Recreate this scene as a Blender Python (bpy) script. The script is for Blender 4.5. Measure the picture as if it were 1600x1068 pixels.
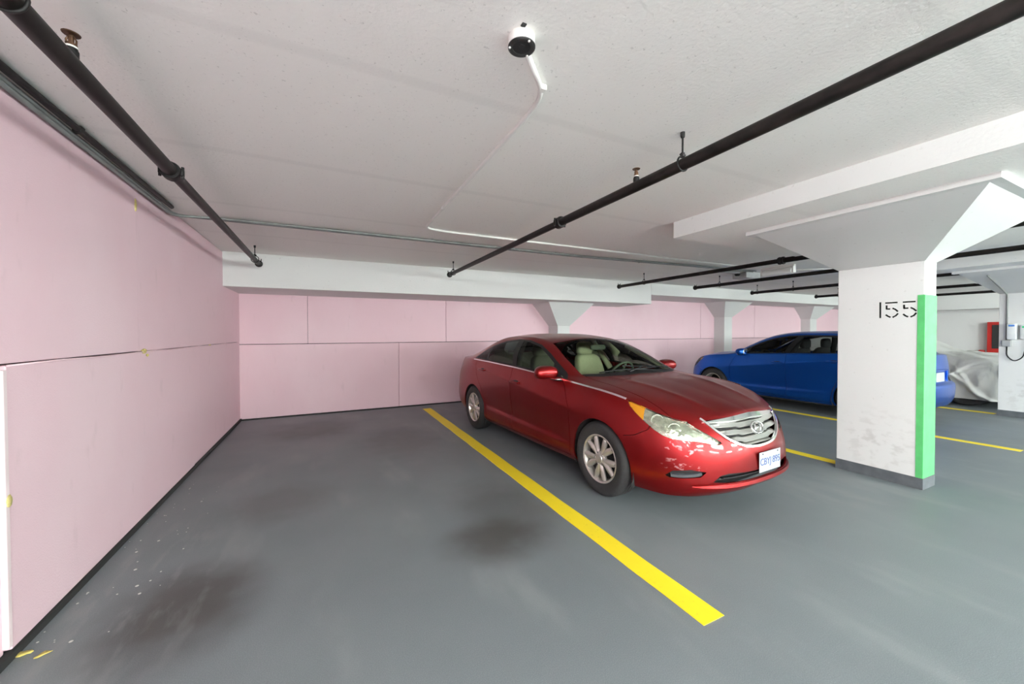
import bpy, bmesh, math, random
import numpy as np
from mathutils import Vector, Matrix
from mathutils.bvhtree import BVHTree
from mathutils.geometry import tessellate_polygon

for o in list(bpy.data.objects):
    bpy.data.objects.remove(o, do_unlink=True)
scene = bpy.context.scene
COL = scene.collection
random.seed(7)
rng = np.random.RandomState(11)

# ------------------------------------------------------------------ camera
F_PX, EYE = 597.0, 1.47
YAW, PITCH, ROLL = math.atan(292 / 597.0), math.radians(0.9), math.radians(0.15)
fw = Vector((math.sin(YAW) * math.cos(PITCH), math.cos(YAW) * math.cos(PITCH), -math.sin(PITCH)))
rt = Vector((math.cos(YAW), -math.sin(YAW), 0))
up = rt.cross(fw)
rt, up = (math.cos(ROLL) * rt - math.sin(ROLL) * up), (math.sin(ROLL) * rt + math.cos(ROLL) * up)
cam_data = bpy.data.cameras.new('camera')
cam_data.sensor_width = 36
cam_data.lens = F_PX / 1600 * 36
cam_data.shift_y = -4.62 / 1600
cam_data.clip_start = 0.05
cam = bpy.data.objects.new('camera', cam_data)
COL.objects.link(cam)
M = Matrix.Identity(4)
for i in range(3):
    M[i][0], M[i][1], M[i][2] = rt[i], up[i], -fw[i]
M[2][3] = EYE
cam.matrix_world = M
scene.camera = cam

# ------------------------------------------------------------------ world, exposure
w = bpy.data.worlds.new('world')
scene.world = w
w.use_nodes = True
w.node_tree.nodes['Background'].inputs[0].default_value = (0.05, 0.05, 0.05, 1)
w.node_tree.nodes['Background'].inputs[1].default_value = 1.0
vs = scene.view_settings
vs.view_transform = 'Standard'
vs.look = 'None'
vs.exposure = 0.74
vs.gamma = 1.0
vs.use_curve_mapping = False
scene.cycles.use_denoising = True
scene.cycles.max_bounces = 14
scene.cycles.diffuse_bounces = 7
scene.cycles.transparent_max_bounces = 16
scene.cycles.sample_clamp_indirect = 6.0
TUBE_POWER = 150.0       # radiance of every fluorescent lamp cover in the garage

# ------------------------------------------------------------------ mesh helpers
def link(o, parent=None):
    COL.objects.link(o)
    if parent is not None:
        o.parent = parent
    return o

def mesh(name, V, F, mat, parent=None, smooth=False, idx=None, normals=None):
    me = bpy.data.meshes.new(name)
    me.from_pydata([tuple(v) for v in V], [], F)
    mats = mat if isinstance(mat, (list, tuple)) else [mat]
    for m in mats:
        me.materials.append(m)
    if idx is not None:
        me.polygons.foreach_set('material_index', idx)
    if smooth:
        me.polygons.foreach_set('use_smooth', [True] * len(me.polygons))
        if smooth == 'auto':
            me.set_sharp_from_angle(angle=math.radians(35))
    me.update()
    if normals is not None:
        me.normals_split_custom_set(normals)
    return link(bpy.data.objects.new(name, me), parent)

def empty(name, loc=(0, 0, 0), rz=0.0):
    o = bpy.data.objects.new(name, None)
    o.empty_display_size = 0.1
    o.location = loc
    o.rotation_euler = (0, 0, rz)
    return link(o)

def tag(o, label=None, cat=None, group=None, kind=None):
    if label: o['label'] = label
    if cat: o['category'] = cat
    if group: o['group'] = group
    if kind: o['kind'] = kind
    return o

class Geo:
    """collects shapes that make up ONE mesh"""
    def __init__(s):
        s.V, s.F, s.I = [], [], []
    def add(s, V, F, mi=0):
        b = len(s.V)
        s.V += [tuple(v) for v in V]
        s.F += [tuple(b + i for i in f) for f in F]
        s.I += [mi] * len(F)
        return s
    def box(s, x0, x1, y0, y1, z0, z1, mi=0):
        V = [(x, y, z) for z in (z0, z1) for y in (y0, y1) for x in (x0, x1)]
        return s.add(V, [(0, 2, 3, 1), (4, 5, 7, 6), (0, 1, 5, 4), (2, 6, 7, 3), (0, 4, 6, 2), (1, 3, 7, 5)], mi)
    def bevbox(s, x0, x1, y0, y1, z0, z1, b=0.01, mi=0):
        bm = bmesh.new()
        bmesh.ops.create_cube(bm, size=1)
        for v in bm.verts:
            v.co = Vector(((x0 + x1) / 2 + v.co.x * (x1 - x0), (y0 + y1) / 2 + v.co.y * (y1 - y0), (z0 + z1) / 2 + v.co.z * (z1 - z0)))
        bmesh.ops.bevel(bm, geom=bm.edges[:], offset=b, segments=2, affect='EDGES', profile=0.5)
        bm.verts.index_update()
        s.add([v.co for v in bm.verts], [[v.index for v in f.verts] for f in bm.faces], mi)
        bm.free()
        return s
    def frustum(s, lo, zlo, hi, zhi, mi=0):
        (a0, a1, b0, b1), (c0, c1, d0, d1) = lo, hi
        V = [(a0, b0, zlo), (a1, b0, zlo), (a1, b1, zlo), (a0, b1, zlo), (c0, d0, zhi), (c1, d0, zhi), (c1, d1, zhi), (c0, d1, zhi)]
        return s.add(V, [(3, 2, 1, 0), (4, 5, 6, 7), (0, 1, 5, 4), (1, 2, 6, 5), (2, 3, 7, 6), (3, 0, 4, 7)], mi)
    def tube(s, pts, r, n=10, caps=True, mi=0, closed=False):
        P = [Vector(p) for p in pts]
        R = r if isinstance(r, (list, tuple)) else [r] * len(P)
        T = []
        for i in range(len(P)):
            if closed:
                t = P[(i + 1) % len(P)] - P[i - 1]
            else:
                t = (P[min(i + 1, len(P) - 1)] - P[max(i - 1, 0)])
            T.append(t.normalized())
        a = Vector((0, 0, 1)) if abs(T[0].z) < 0.9 else Vector((1, 0, 0))
        u = T[0].cross(a).normalized()
        V, F = [], []
        for i, p in enumerate(P):
            u = (u - T[i] * u.dot(T[i])).normalized()
            v = T[i].cross(u)
            for k in range(n):
                an = 2 * math.pi * k / n
                V.append(p + (u * math.cos(an) + v * math.sin(an)) * R[i])
        m = len(P)
        for i in range(m if closed else m - 1):
            j = (i + 1) % m
            for k in range(n):
                F.append((i * n + k, i * n + (k + 1) % n, j * n + (k + 1) % n, j * n + k))
        if caps and not closed:
            F.append(tuple(range(n - 1, -1, -1)))
            F.append(tuple((m - 1) * n + k for k in range(n)))
        return s.add(V, F, mi)
    def lathe(s, prof, n=24, c=(0, 0, 0), axis='z', mi=0, caps=True):
        """prof: (radius, height) pairs"""
        V, F = [], []
        for r, h in prof:
            for k in range(n):
                a = 2 * math.pi * k / n
                x, y, z = r * math.cos(a), r * math.sin(a), h
                if axis == 'y': x, y, z = x, h, -y
                elif axis == 'x': x, y, z = h, x, y
                V.append((x + c[0], y + c[1], z + c[2]))
        m = len(prof)
        for i in range(m - 1):
            for k in range(n):
                F.append((i * n + k, i * n + (k + 1) % n, (i + 1) * n + (k + 1) % n, (i + 1) * n + k))
        if caps:
            F.append(tuple(range(n - 1, -1, -1)))
            F.append(tuple((m - 1) * n + k for k in range(n)))
        return s.add(V, F, mi)
    def blob(s, c, r, e=(0.5, 0.5), n=(16, 24), mi=0, warp=None):
        """super-ellipsoid: e near 1 is round, near 0.2 is a rounded box"""
        def sp(v, p): return math.copysign(abs(v) ** p, v)
        V, F = [], []
        nv, nu = n
        for i in range(nv + 1):
            ph = -math.pi / 2 + math.pi * i / nv
            for k in range(nu):
                th = 2 * math.pi * k / nu
                p = Vector((r[0] * sp(math.cos(ph), e[0]) * sp(math.cos(th), e[1]),
                            r[1] * sp(math.cos(ph), e[0]) * sp(math.sin(th), e[1]), r[2] * sp(math.sin(ph), e[0])))
                if warp: p = Vector(warp(p))
                V.append(p + Vector(c))
        for i in range(nv):
            for k in range(nu):
                F.append((i * nu + k, i * nu + (k + 1) % nu, (i + 1) * nu + (k + 1) % nu, (i + 1) * nu + k))
        return s.add(V, F, mi)
    def build(s, name, mat, parent=None, smooth=False):
        return mesh(name, s.V, s.F, mat, parent, smooth, s.I if isinstance(mat, (list, tuple)) else None)

def fillet(pts, r, n=6):
    """round the corners of a polyline"""
    P = [Vector(p) for p in pts]
    out = [P[0]]
    for i in range(1, len(P) - 1):
        a, b, c = P[i - 1], P[i], P[i + 1]
        d1, d2 = (a - b), (c - b)
        rr = min(r, d1.length * 0.45, d2.length * 0.45)
        p, q = b + d1.normalized() * rr, b + d2.normalized() * rr
        for k in range(n + 1):
            t = k / n
            out.append(p * (1 - t) ** 2 + b * 2 * t * (1 - t) + q * t * t)
    out.append(P[-1])
    return out

# ------------------------------------------------------------------ materials
def nodes(name):
    m = bpy.data.materials.new(name)
    m.use_nodes = True
    nt = m.node_tree
    return m, nt, nt.nodes['Principled BSDF']

def mat(name, col, rough=0.5, metal=0.0, var=0.06, scale=6.0, bump=0.0, bscale=None, coat=0.0, spec=0.5, detail=4.0, rvar=0.0, stretch=None):
    """plain procedural material: colour broken up by noise, optional fine relief"""
    m, nt, b = nodes(name)
    N, L = nt.nodes, nt.links
    tc = N.new('ShaderNodeTexCoord')
    src = tc.outputs['Object']
    if stretch:
        mp = N.new('ShaderNodeMapping'); mp.inputs['Scale'].default_value = stretch
        L.new(src, mp.inputs[0]); src = mp.outputs[0]
    nz = N.new('ShaderNodeTexNoise'); nz.inputs['Scale'].default_value = scale; nz.inputs['Detail'].default_value = detail
    L.new(src, nz.inputs['Vector'])
    rp = N.new('ShaderNodeValToRGB')
    c = np.array(col[:3])
    rp.color_ramp.elements[0].color = (*np.clip(c * (1 - var), 0, 1), 1); rp.color_ramp.elements[0].position = 0.3
    rp.color_ramp.elements[1].color = (*np.clip(c * (1 + var), 0, 1), 1); rp.color_ramp.elements[1].position = 0.7
    L.new(nz.outputs['Fac'], rp.inputs[0])
    L.new(rp.outputs[0], b.inputs['Base Color'])
    b.inputs['Roughness'].default_value = rough
    if rvar:
        mr = N.new('ShaderNodeMapRange'); mr.inputs[3].default_value = rough - rvar; mr.inputs[4].default_value = rough + rvar
        L.new(nz.outputs['Fac'], mr.inputs[0]); L.new(mr.outputs[0], b.inputs['Roughness'])
    b.inputs['Metallic'].default_value = metal
    b.inputs['Specular IOR Level'].default_value = spec
    if coat:
        b.inputs['Coat Weight'].default_value = coat; b.inputs['Coat Roughness'].default_value = 0.04
    if bump:
        n2 = N.new('ShaderNodeTexNoise'); n2.inputs['Scale'].default_value = bscale or scale * 10; n2.inputs['Detail'].default_value = 3
        L.new(src, n2.inputs['Vector'])
        bp = N.new('ShaderNodeBump'); bp.inputs['Strength'].default_value = bump; bp.inputs['Distance'].default_value = 0.01
        L.new(n2.outputs['Fac'], bp.inputs['Height']); L.new(bp.outputs[0], b.inputs['Normal'])
    return m

def glass(name, tint, refl=0.10, rough=0.0):
    """window pane: tinted see-through with a mirror-like surface"""
    m = bpy.data.materials.new(name); m.use_nodes = True
    nt = m.node_tree; N, L = nt.nodes, nt.links
    N.remove(N['Principled BSDF'])
    out = N['Material Output']
    tc = N.new('ShaderNodeTexCoord'); nz = N.new('ShaderNodeTexNoise'); nz.inputs['Scale'].default_value = 3
    L.new(tc.outputs['Object'], nz.inputs['Vector'])
    mixc = N.new('ShaderNodeMixRGB'); mixc.inputs[1].default_value = (*tint, 1); mixc.inputs[2].default_value = (*[t * 0.94 for t in tint], 1)
    L.new(nz.outputs['Fac'], mixc.inputs[0])
    tr = N.new('ShaderNodeBsdfTransparent'); L.new(mixc.outputs[0], tr.inputs[0])
    gl = N.new('ShaderNodeBsdfGlossy'); gl.inputs['Roughness'].default_value = rough
    lw = N.new('ShaderNodeLayerWeight'); lw.inputs['Blend'].default_value = refl
    mx = N.new('ShaderNodeMixShader')
    L.new(lw.outputs['Fresnel'], mx.inputs[0]); L.new(tr.outputs[0], mx.inputs[1]); L.new(gl.outputs[0], mx.inputs[2])
    L.new(mx.outputs[0], out.inputs['Surface'])
    return m

def emit(name, col, k):
    m = bpy.data.materials.new(name); m.use_nodes = True
    nt = m.node_tree; N, L = nt.nodes, nt.links
    N.remove(N['Principled BSDF'])
    e = N.new('ShaderNodeEmission'); e.inputs[0].default_value = (*col, 1); e.inputs[1].default_value = k
    L.new(e.outputs[0], N['Material Output'].inputs['Surface'])
    return m

def spot_mask(nt, centre, radius, soft=1.0, aniso=(1, 1, 1)):
    """value 1 at a centre in object space falling to 0 at radius, with a ragged edge"""
    N, L = nt.nodes, nt.links
    tc = N.new('ShaderNodeTexCoord')
    mp = N.new('ShaderNodeMapping'); mp.vector_type = 'POINT'
    mp.inputs['Location'].default_value = [-c * a for c, a in zip(centre, aniso)]
    mp.inputs['Scale'].default_value = aniso
    L.new(tc.outputs['Object'], mp.inputs[0])
    ln = N.new('ShaderNodeVectorMath'); ln.operation = 'LENGTH'
    L.new(mp.outputs[0], ln.inputs[0])
    mr = N.new('ShaderNodeMapRange'); mr.inputs[1].default_value = 0.0; mr.inputs[2].default_value = radius
    mr.inputs[3].default_value = 1.0; mr.inputs[4].default_value = 0.0
    L.new(ln.outputs['Value'], mr.inputs[0])
    return mr.outputs[0], tc

def mathn(nt, op, a, b=None, clamp=False):
    n = nt.nodes.new('ShaderNodeMath'); n.operation = op; n.use_clamp = clamp
    for i, x in enumerate((a, b)):
        if x is None: continue
        if isinstance(x, (int, float)): n.inputs[i].default_value = x
        else: nt.links.new(x, n.inputs[i])
    return n.outputs[0]

def mixrgb(nt, fac, a, b):
    n = nt.nodes.new('ShaderNodeMixRGB')
    for i, x in enumerate((fac, a, b)):
        if isinstance(x, (int, float)): n.inputs[i].default_value = x
        elif isinstance(x, tuple): n.inputs[i].default_value = (*x, 1)
        else: nt.links.new(x, n.inputs[i])
    return n.outputs[0]

def noise(nt, scale, detail=4.0, src=None, stretch=None, rough=0.5):
    N, L = nt.nodes, nt.links
    if src is None:
        src = N.new('ShaderNodeTexCoord').outputs['Object']
    if stretch:
        mp = N.new('ShaderNodeMapping'); mp.inputs['Scale'].default_value = stretch
        L.new(src, mp.inputs[0]); src = mp.outputs[0]
    n = N.new('ShaderNodeTexNoise'); n.inputs['Scale'].default_value = scale; n.inputs['Detail'].default_value = detail
    n.inputs['Roughness'].default_value = rough
    L.new(src, n.inputs['Vector'])
    return n.outputs['Fac']

def step(nt, v, lo, hi):
    n = nt.nodes.new('ShaderNodeMapRange'); n.interpolation_type = 'SMOOTHSTEP'
    n.inputs[1].default_value = lo; n.inputs[2].default_value = hi
    nt.links.new(v, n.inputs[0])
    return n.outputs[0]

def floor_material():
    m, nt, b = nodes('sealed_garage_floor')
    col = mixrgb(nt, noise(nt, 0.9, 6), (0.100, 0.120, 0.132), (0.185, 0.210, 0.222))
    col = mixrgb(nt, mathn(nt, 'MULTIPLY', step(nt, noise(nt, 2.2, 8, stretch=(1, .35, 1)), .52, .75), 0.5), col, (0.24, 0.258, 0.264))
    fine = noise(nt, 240, 2)
    col = mixrgb(nt, mathn(nt, 'MULTIPLY', step(nt, fine, .4, .75), 0.45), col, (0.25, 0.265, 0.27))
    # oily stains where cars have stood
    for c, r, a, k, tone in (((-0.7, 2.6, 0), 0.55, (1, .8, 1), 1.0, (0.035, 0.030, 0.024)), ((1.08, 2.5, 0), 0.5, (.9, 1.1, 1), 1.0, (0.040, 0.036, 0.030)),
                       ((1.35, 2.9, 0), 0.6, (1, .6, 1), 0.7, (0.05, 0.05, 0.045)), ((-0.35, 3.9, 0), 0.5, (.8, .8, 1), 0.5, (0.06, 0.055, 0.05)),
                       ((-0.2, 6.6, 0), 0.9, (1, .9, 1), 0.6, (0.055, 0.042, 0.042)), ((0.9, 5.4, 0), 0.8, (1, .6, 1), 0.5, (0.055, 0.05, 0.05)),
                       ((3.0, 3.6, 0), 1.2, (1, .5, 1), 0.6, (0.05, 0.05, 0.05))):
        mk, _ = spot_mask(nt, c, r, 1, a)
        mk = mathn(nt, 'MULTIPLY', step(nt, mathn(nt, 'MULTIPLY', mk, mathn(nt, 'ADD', noise(nt, 3.5, 6), 0.45)), .1, .75), k * .75)
        col = mixrgb(nt, mk, col, tone)
    # pale dust drift by the left wall and specks of dropped paint
    mk, _ = spot_mask(nt, (-0.95, 2.9, 0), 0.9, 1, (1.6, .7, 1))
    col = mixrgb(nt, mathn(nt, 'MULTIPLY', mathn(nt, 'MULTIPLY', mk, step(nt, noise(nt, 5, 7, stretch=(2, .6, 1)), .5, .68)), .6), col, (0.25, 0.26, 0.26))
    nt.links.new(col, b.inputs['Base Color'])
    mr = nt.nodes.new('ShaderNodeMapRange'); mr.inputs[3].default_value = 0.42; mr.inputs[4].default_value = 0.62
    nt.links.new(noise(nt, 1.5, 5), mr.inputs[0]); nt.links.new(mr.outputs[0], b.inputs['Roughness'])
    bp = nt.nodes.new('ShaderNodeBump'); bp.inputs['Strength'].default_value = 0.25; bp.inputs['Distance'].default_value = 0.004
    nt.links.new(noise(nt, 160, 3), bp.inputs['Height']); nt.links.new(bp.outputs[0], b.inputs['Normal'])
    return m

def panel_material():
    m, nt, b = nodes('pink_sprayed_board')
    col = mixrgb(nt, noise(nt, 1.3, 5), (0.79, 0.555, 0.61), (0.83, 0.61, 0.665))
    # vertical drip-like fading and dusty patches with shapes of their own
    col = mixrgb(nt, mathn(nt, 'MULTIPLY', step(nt, noise(nt, .8, 6, stretch=(1, 1, .5)), .5, .72), .35), col, (0.88, 0.71, 0.75))
    col = mixrgb(nt, mathn(nt, 'MULTIPLY', step(nt, noise(nt, 9, 8, stretch=(1, 1, .4)), .62, .75), .2), col, (0.58, 0.42, 0.44))
    nt.links.new(col, b.inputs['Base Color'])
    b.inputs['Roughness'].default_value = 0.8
    bp = nt.nodes.new('ShaderNodeBump'); bp.inputs['Strength'].default_value = 0.3; bp.inputs['Distance'].default_value = 0.004
    nt.links.new(noise(nt, 130, 3), bp.inputs['Height']); nt.links.new(bp.outputs[0], b.inputs['Normal'])
    return m

def ceiling_material():
    m, nt, b = nodes('painted_concrete_soffit')
    col = mixrgb(nt, noise(nt, .7, 6), (0.85, 0.835, 0.80), (0.92, 0.905, 0.87))
    col = mixrgb(nt, mathn(nt, 'MULTIPLY', step(nt, noise(nt, 70, 3), .66, .72), .35), col, (0.35, 0.34, 0.32))
    # board-marked formwork joints
    bk = nt.nodes.new('ShaderNodeTexWave'); bk.wave_type = 'BANDS'; bk.bands_direction = 'Y'
    bk.inputs['Scale'].default_value = 0.26; bk.inputs['Distortion'].default_value = 0.15
    nt.links.new(nt.nodes.new('ShaderNodeTexCoord').outputs['Object'], bk.inputs['Vector'])
    col = mixrgb(nt, mathn(nt, 'MULTIPLY', step(nt, bk.outputs['Fac'], .985, 1.0), .3), col, (0.74, 0.73, 0.70))
    nt.links.new(col, b.inputs['Base Color'])
    b.inputs['Roughness'].default_value = 0.75
    bp = nt.nodes.new('ShaderNodeBump'); bp.inputs['Strength'].default_value = 0.35; bp.inputs['Distance'].default_value = 0.006
    nt.links.new(noise(nt, 55, 5), bp.inputs['Height']); nt.links.new(bp.outputs[0], b.inputs['Normal'])
    return m

def white_concrete(name, base=(0.71, 0.715, 0.705), scuff=None):
    m, nt, b = nodes(name)
    col = mixrgb(nt, noise(nt, 1.5, 6), tuple(c * .95 for c in base), base)
    col = mixrgb(nt, mathn(nt, 'MULTIPLY', step(nt, noise(nt, 26, 6), .66, .74), .35), col, (0.45, 0.44, 0.42))
    if scuff:
        mk, _ = spot_mask(nt, scuff, 0.42, 1, (1, 1, 1))
        s = step(nt, noise(nt, 6, 8, stretch=(1, 1.5, 2.5)), .48, .66)
        col = mixrgb(nt, mathn(nt, 'MULTIPLY', mathn(nt, 'MULTIPLY', mk, s), .55, True), col, (0.42, 0.41, 0.39))
    nt.links.new(col, b.inputs['Base Color'])
    b.inputs['Roughness'].default_value = 0.62
    bp = nt.nodes.new('ShaderNodeBump'); bp.inputs['Strength'].default_value = 0.25; bp.inputs['Distance'].default_value = 0.005
    nt.links.new(noise(nt, 45, 4), bp.inputs['Height']); nt.links.new(bp.outputs[0], b.inputs['Normal'])
    return m

def yellow_material():
    m, nt, b = nodes('yellow_line_paint')
    col = mixrgb(nt, noise(nt, 3, 5), (0.84, 0.64, 0.012), (0.90, 0.72, 0.025))
    col = mixrgb(nt, mathn(nt, 'MULTIPLY', step(nt, noise(nt, 30, 6), .62, .75), .5), col, (0.55, 0.42, 0.05))
    nt.links.new(col, b.inputs['Base Color'])
    b.inputs['Roughness'].default_value = 0.55
    return m

def paint_material(name, col, dark, damage=None):
    m, nt, b = nodes(name)
    c = mixrgb(nt, noise(nt, 900, 2), dark, col)
    if damage:
        mk, tc = spot_mask(nt, damage, 0.15, 1, (0.8, 1, 1.25))
        s = mathn(nt, 'MULTIPLY', step(nt, mk, .0, .6), step(nt, noise(nt, 16, 9, stretch=(1, 1, 1.8)), .575, .66))
        mk2, _ = spot_mask(nt, (0.72, -0.705, 0.445), 0.13, 1, (0.7, .7, 4))
        s = mathn(nt, 'ADD', s, mathn(nt, 'MULTIPLY', step(nt, mk2, .0, .5), step(nt, noise(nt, 24, 9, stretch=(1, 1, 2)), .56, .64)), True)
        c = mixrgb(nt, mathn(nt, 'MULTIPLY', s, .65), c, (0.74, 0.48, 0.49))
        rr = nt.nodes.new('ShaderNodeMapRange'); rr.inputs[3].default_value = 0.3; rr.inputs[4].default_value = 0.8
        nt.links.new(s, rr.inputs[0]); nt.links.new(rr.outputs[0], b.inputs['Roughness'])
    else:
        b.inputs['Roughness'].default_value = 0.33
    nt.links.new(c, b.inputs['Base Color'])
    b.inputs['Metallic'].default_value = 0.8
    b.inputs['Coat Weight'].default_value = 0.3
    b.inputs['Coat Roughness'].default_value = 0.05
    return m

M_FLOOR, M_PANEL, M_CEIL = floor_material(), panel_material(), ceiling_material()
M_WHITE = white_concrete('white_painted_concrete')
M_PILLAR = white_concrete('scuffed_white_pillar_paint', scuff=(0, 0.30, 0.36))
M_YELLOW = yellow_material()
M_DARK = mat('dark_recess', (0.02, 0.02, 0.02), 0.9)
M_KERB = mat('dark_grey_skirting_paint', (0.085, 0.095, 0.105), 0.6, scale=12, var=0.2)
M_GREEN = mat('green_marking_paint', (0.09, 0.46, 0.145), 0.5, scale=9, var=0.12, bump=.1)
M_PIPE = mat('black_sprinkler_pipe', (0.011, 0.009, 0.008), 0.45, var=0.6, scale=14, spec=0.25, rvar=0.08)
M_IRON = mat('black_cast_iron', (0.012, 0.011, 0.011), 0.5, var=0.3, scale=30, spec=.3)
M_BRASS = mat('brown_brass_sprinkler', (0.10, 0.05, 0.025), 0.5, 0.5, var=0.3, scale=40)
M_TAPE = mat('white_thread_tape', (0.75, 0.74, 0.7), 0.7)
M_GREYPIPE = mat('grey_conduit', (0.23, 0.24, 0.235), 0.45, 0.3, var=0.15)
M_WPIPE = mat('white_painted_conduit', (0.80, 0.79, 0.76), 0.5)
M_BLACK = mat('black_plastic', (0.010, 0.010, 0.011), 0.45, spec=0.3)
M_STENCIL = mat('black_stencil_paint', (0.012, 0.013, 0.012), 0.95, scale=60, var=.4, spec=0.0)
M_GALV = mat('galvanised_sheet', (0.42, 0.43, 0.43), 0.5, 0.4, var=.15)
M_RED = mat('red_cabinet_enamel', (0.42, 0.02, 0.015), 0.35)
M_TUBE = emit('fluorescent_tube', (0.925, 1.0, 0.965), TUBE_POWER)
M_OPAL = mat('unlit_opal_tube', (0.80, 0.81, 0.79), 0.35)
M_FOAM = mat('yellow_foam_glue', (0.62, 0.52, 0.20), 0.8, scale=40, var=.3, bump=.5)
M_LEAF = mat('yellow_dry_leaf', (0.72, 0.60, 0.16), 0.7, scale=30, var=.3)
M_SPECK = mat('white_paint_drip', (0.62, 0.62, 0.58), 0.6, scale=30)

# ------------------------------------------------------------------ the setting
CZ = 2.637                      # ceiling
XL, XR, YB, YF = -1.29, 18.5, 7.79, -7.6

def struct(o):
    return tag(o, kind='structure')

struct(Geo().box(XL - .5, XR + .5, YF - .3, YB + .4, -0.2, 0).build('floor', M_FLOOR))
struct(Geo().box(XL - .5, XR + .5, YF - .3, YB + .4, CZ, CZ + .25).build('ceiling', M_CEIL))

# left wall: a concrete wall carrying big pink boards
wl = struct(Geo().box(XL - .30, XL - .06, YF - .2, YB + .3, 0, CZ).build('wall_left', M_DARK))
def panel_x(y0, y1, z0, z1, dx=0.0, label=None):
    g = .003
    o = Geo().bevbox(XL - .058, XL + dx, y0 + g, y1 - g, z0 + g, z1 - g, .006).build('panel', M_PANEL, wl)
    if label: o['label'] = label
    return o
panel_x(YF, -.2, .035, 1.334, -.012); panel_x(-.2, 2.52, .035, 1.334, -.014); panel_x(2.535, 5.255, .035, 1.332); panel_x(5.262, YB - .01, .035, 1.33, -.006)
panel_x(YF, -1.5, 1.335, CZ - .004); panel_x(-1.5, 1.17, 1.335, CZ - .004); panel_x(1.17, 3.9, 1.335, CZ - .004, .002); panel_x(3.9, YB - .01, 1.332, CZ - .004, -.003)
# torn lip along the middle joint and the pale edge strip of the near board
Geo().tube([(XL + .004, 2.54 + i * .42, 1.328 + .004 * math.sin(i * 2.1)) for i in range(13)], .005, 6).build('joint_strip', M_PANEL, wl, True)
Geo().bevbox(XL - .02, XL + .006, 2.508, 2.535, .06, 1.31, .004).build('edge_strip', mat('pale_pink_edge_board', (0.84, 0.70, 0.71), .8), wl)
for y, z, a, b in ((3.99, 1.335, .045, .02), (3.88, 2.45, .012, .05), (4.05, 1.30, .02, .012), (5.9, 1.33, .05, .008), (2.53, .72, .02, .03)):
    Geo().blob((XL + .004, y, z), (.008, a, b), (1, 1), (8, 12), warp=lambda p: (p[0], p[1] * (1 + .25 * math.sin(9 * p[2] * 30)), p[2])).build('glue_blob', M_FOAM, wl, True)

wb = struct(Geo().box(XL - .3, XR + .3, YB + .055, YB + .3, 0, CZ).build('wall_back', M_DARK))
def panel_y(x0, x1, z0, z1, dy=0.0):
    g = .0025
    return Geo().bevbox(x0 + g, x1 - g, YB + dy, YB + .055, z0 + g, z1 - g, .005).build('panel', M_PANEL, wb)
xs = [XL - .05, 1.31, 3.9, 6.4, 8.74, 11.3, 13.9, 16.4, XR]
for i in range(len(xs) - 1): panel_y(xs[i], xs[i + 1], .02, 1.285, .004 * ((i * 7) % 3))
xs = [XL - .05, -.28, 2.275, 4.9, 7.54, 10.1, 12.7, 15.3, XR]
for i in range(len(xs) - 1): panel_y(xs[i], xs[i + 1], 1.29, 2.36, .004 * ((i * 5) % 3))
struct(Geo().box(XR, XR + .3, YF - .2, YB + .3, 0, CZ).build('wall_right', M_WHITE))
struct(Geo().box(XL - .3, XR + .3, YF - .3, YF, 0, CZ).build('wall_front', M_WHITE))
struct(Geo().box(XL - .02, XL + .012, YF, YB, 0, .035).build('baseboard_left', M_DARK))
struct(Geo().box(XL, XR, YB - .012, YB + .05, 0, .02).build('baseboard_back', M_DARK))

# beams and drop slabs
tag(Geo().bevbox(XL - .05, 6.92, 6.66, YB + .06, 2.145, CZ + .01, .008).build('concrete_beam', M_WHITE),
    'deep white concrete beam along the pink back wall, ending in a step above the red car', 'beam', 'concrete beams')
tag(Geo().bevbox(6.92, XR + .01, 6.66, YB + .06, 2.36, CZ + .01, .008).build('concrete_beam', M_WHITE),
    'shallower white concrete beam continuing past the step towards the blue car', 'beam', 'concrete beams')
tag(Geo().bevbox(XR - .6, XR + .01, YF, 6.66, 2.17, CZ + .01, .008).build('concrete_beam', M_WHITE),
    'white beam along the top of the far right wall over the red cabinet', 'beam', 'concrete beams')
def drop_slab(x0, x1, y0, y1, label):
    # painted white edges, soffit like the ceiling
    g = Geo(); g.box(x0, x1, y0, y1, 2.469, CZ + .01)
    g.I = [1, 0, 0, 0, 0, 0]
    tag(g.build('drop_slab', [M_WHITE, M_CEIL]), label, 'ceiling slab', 'dropped slabs over the pillars')
drop_slab(3.33, 6.95, -5.2, 2.9, 'dropped ceiling slab with white edge above pillar 155')
drop_slab(8.9, 12.4, -5.2, 2.9, 'dropped ceiling slab above the far pillar with the charger boxes')

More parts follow.
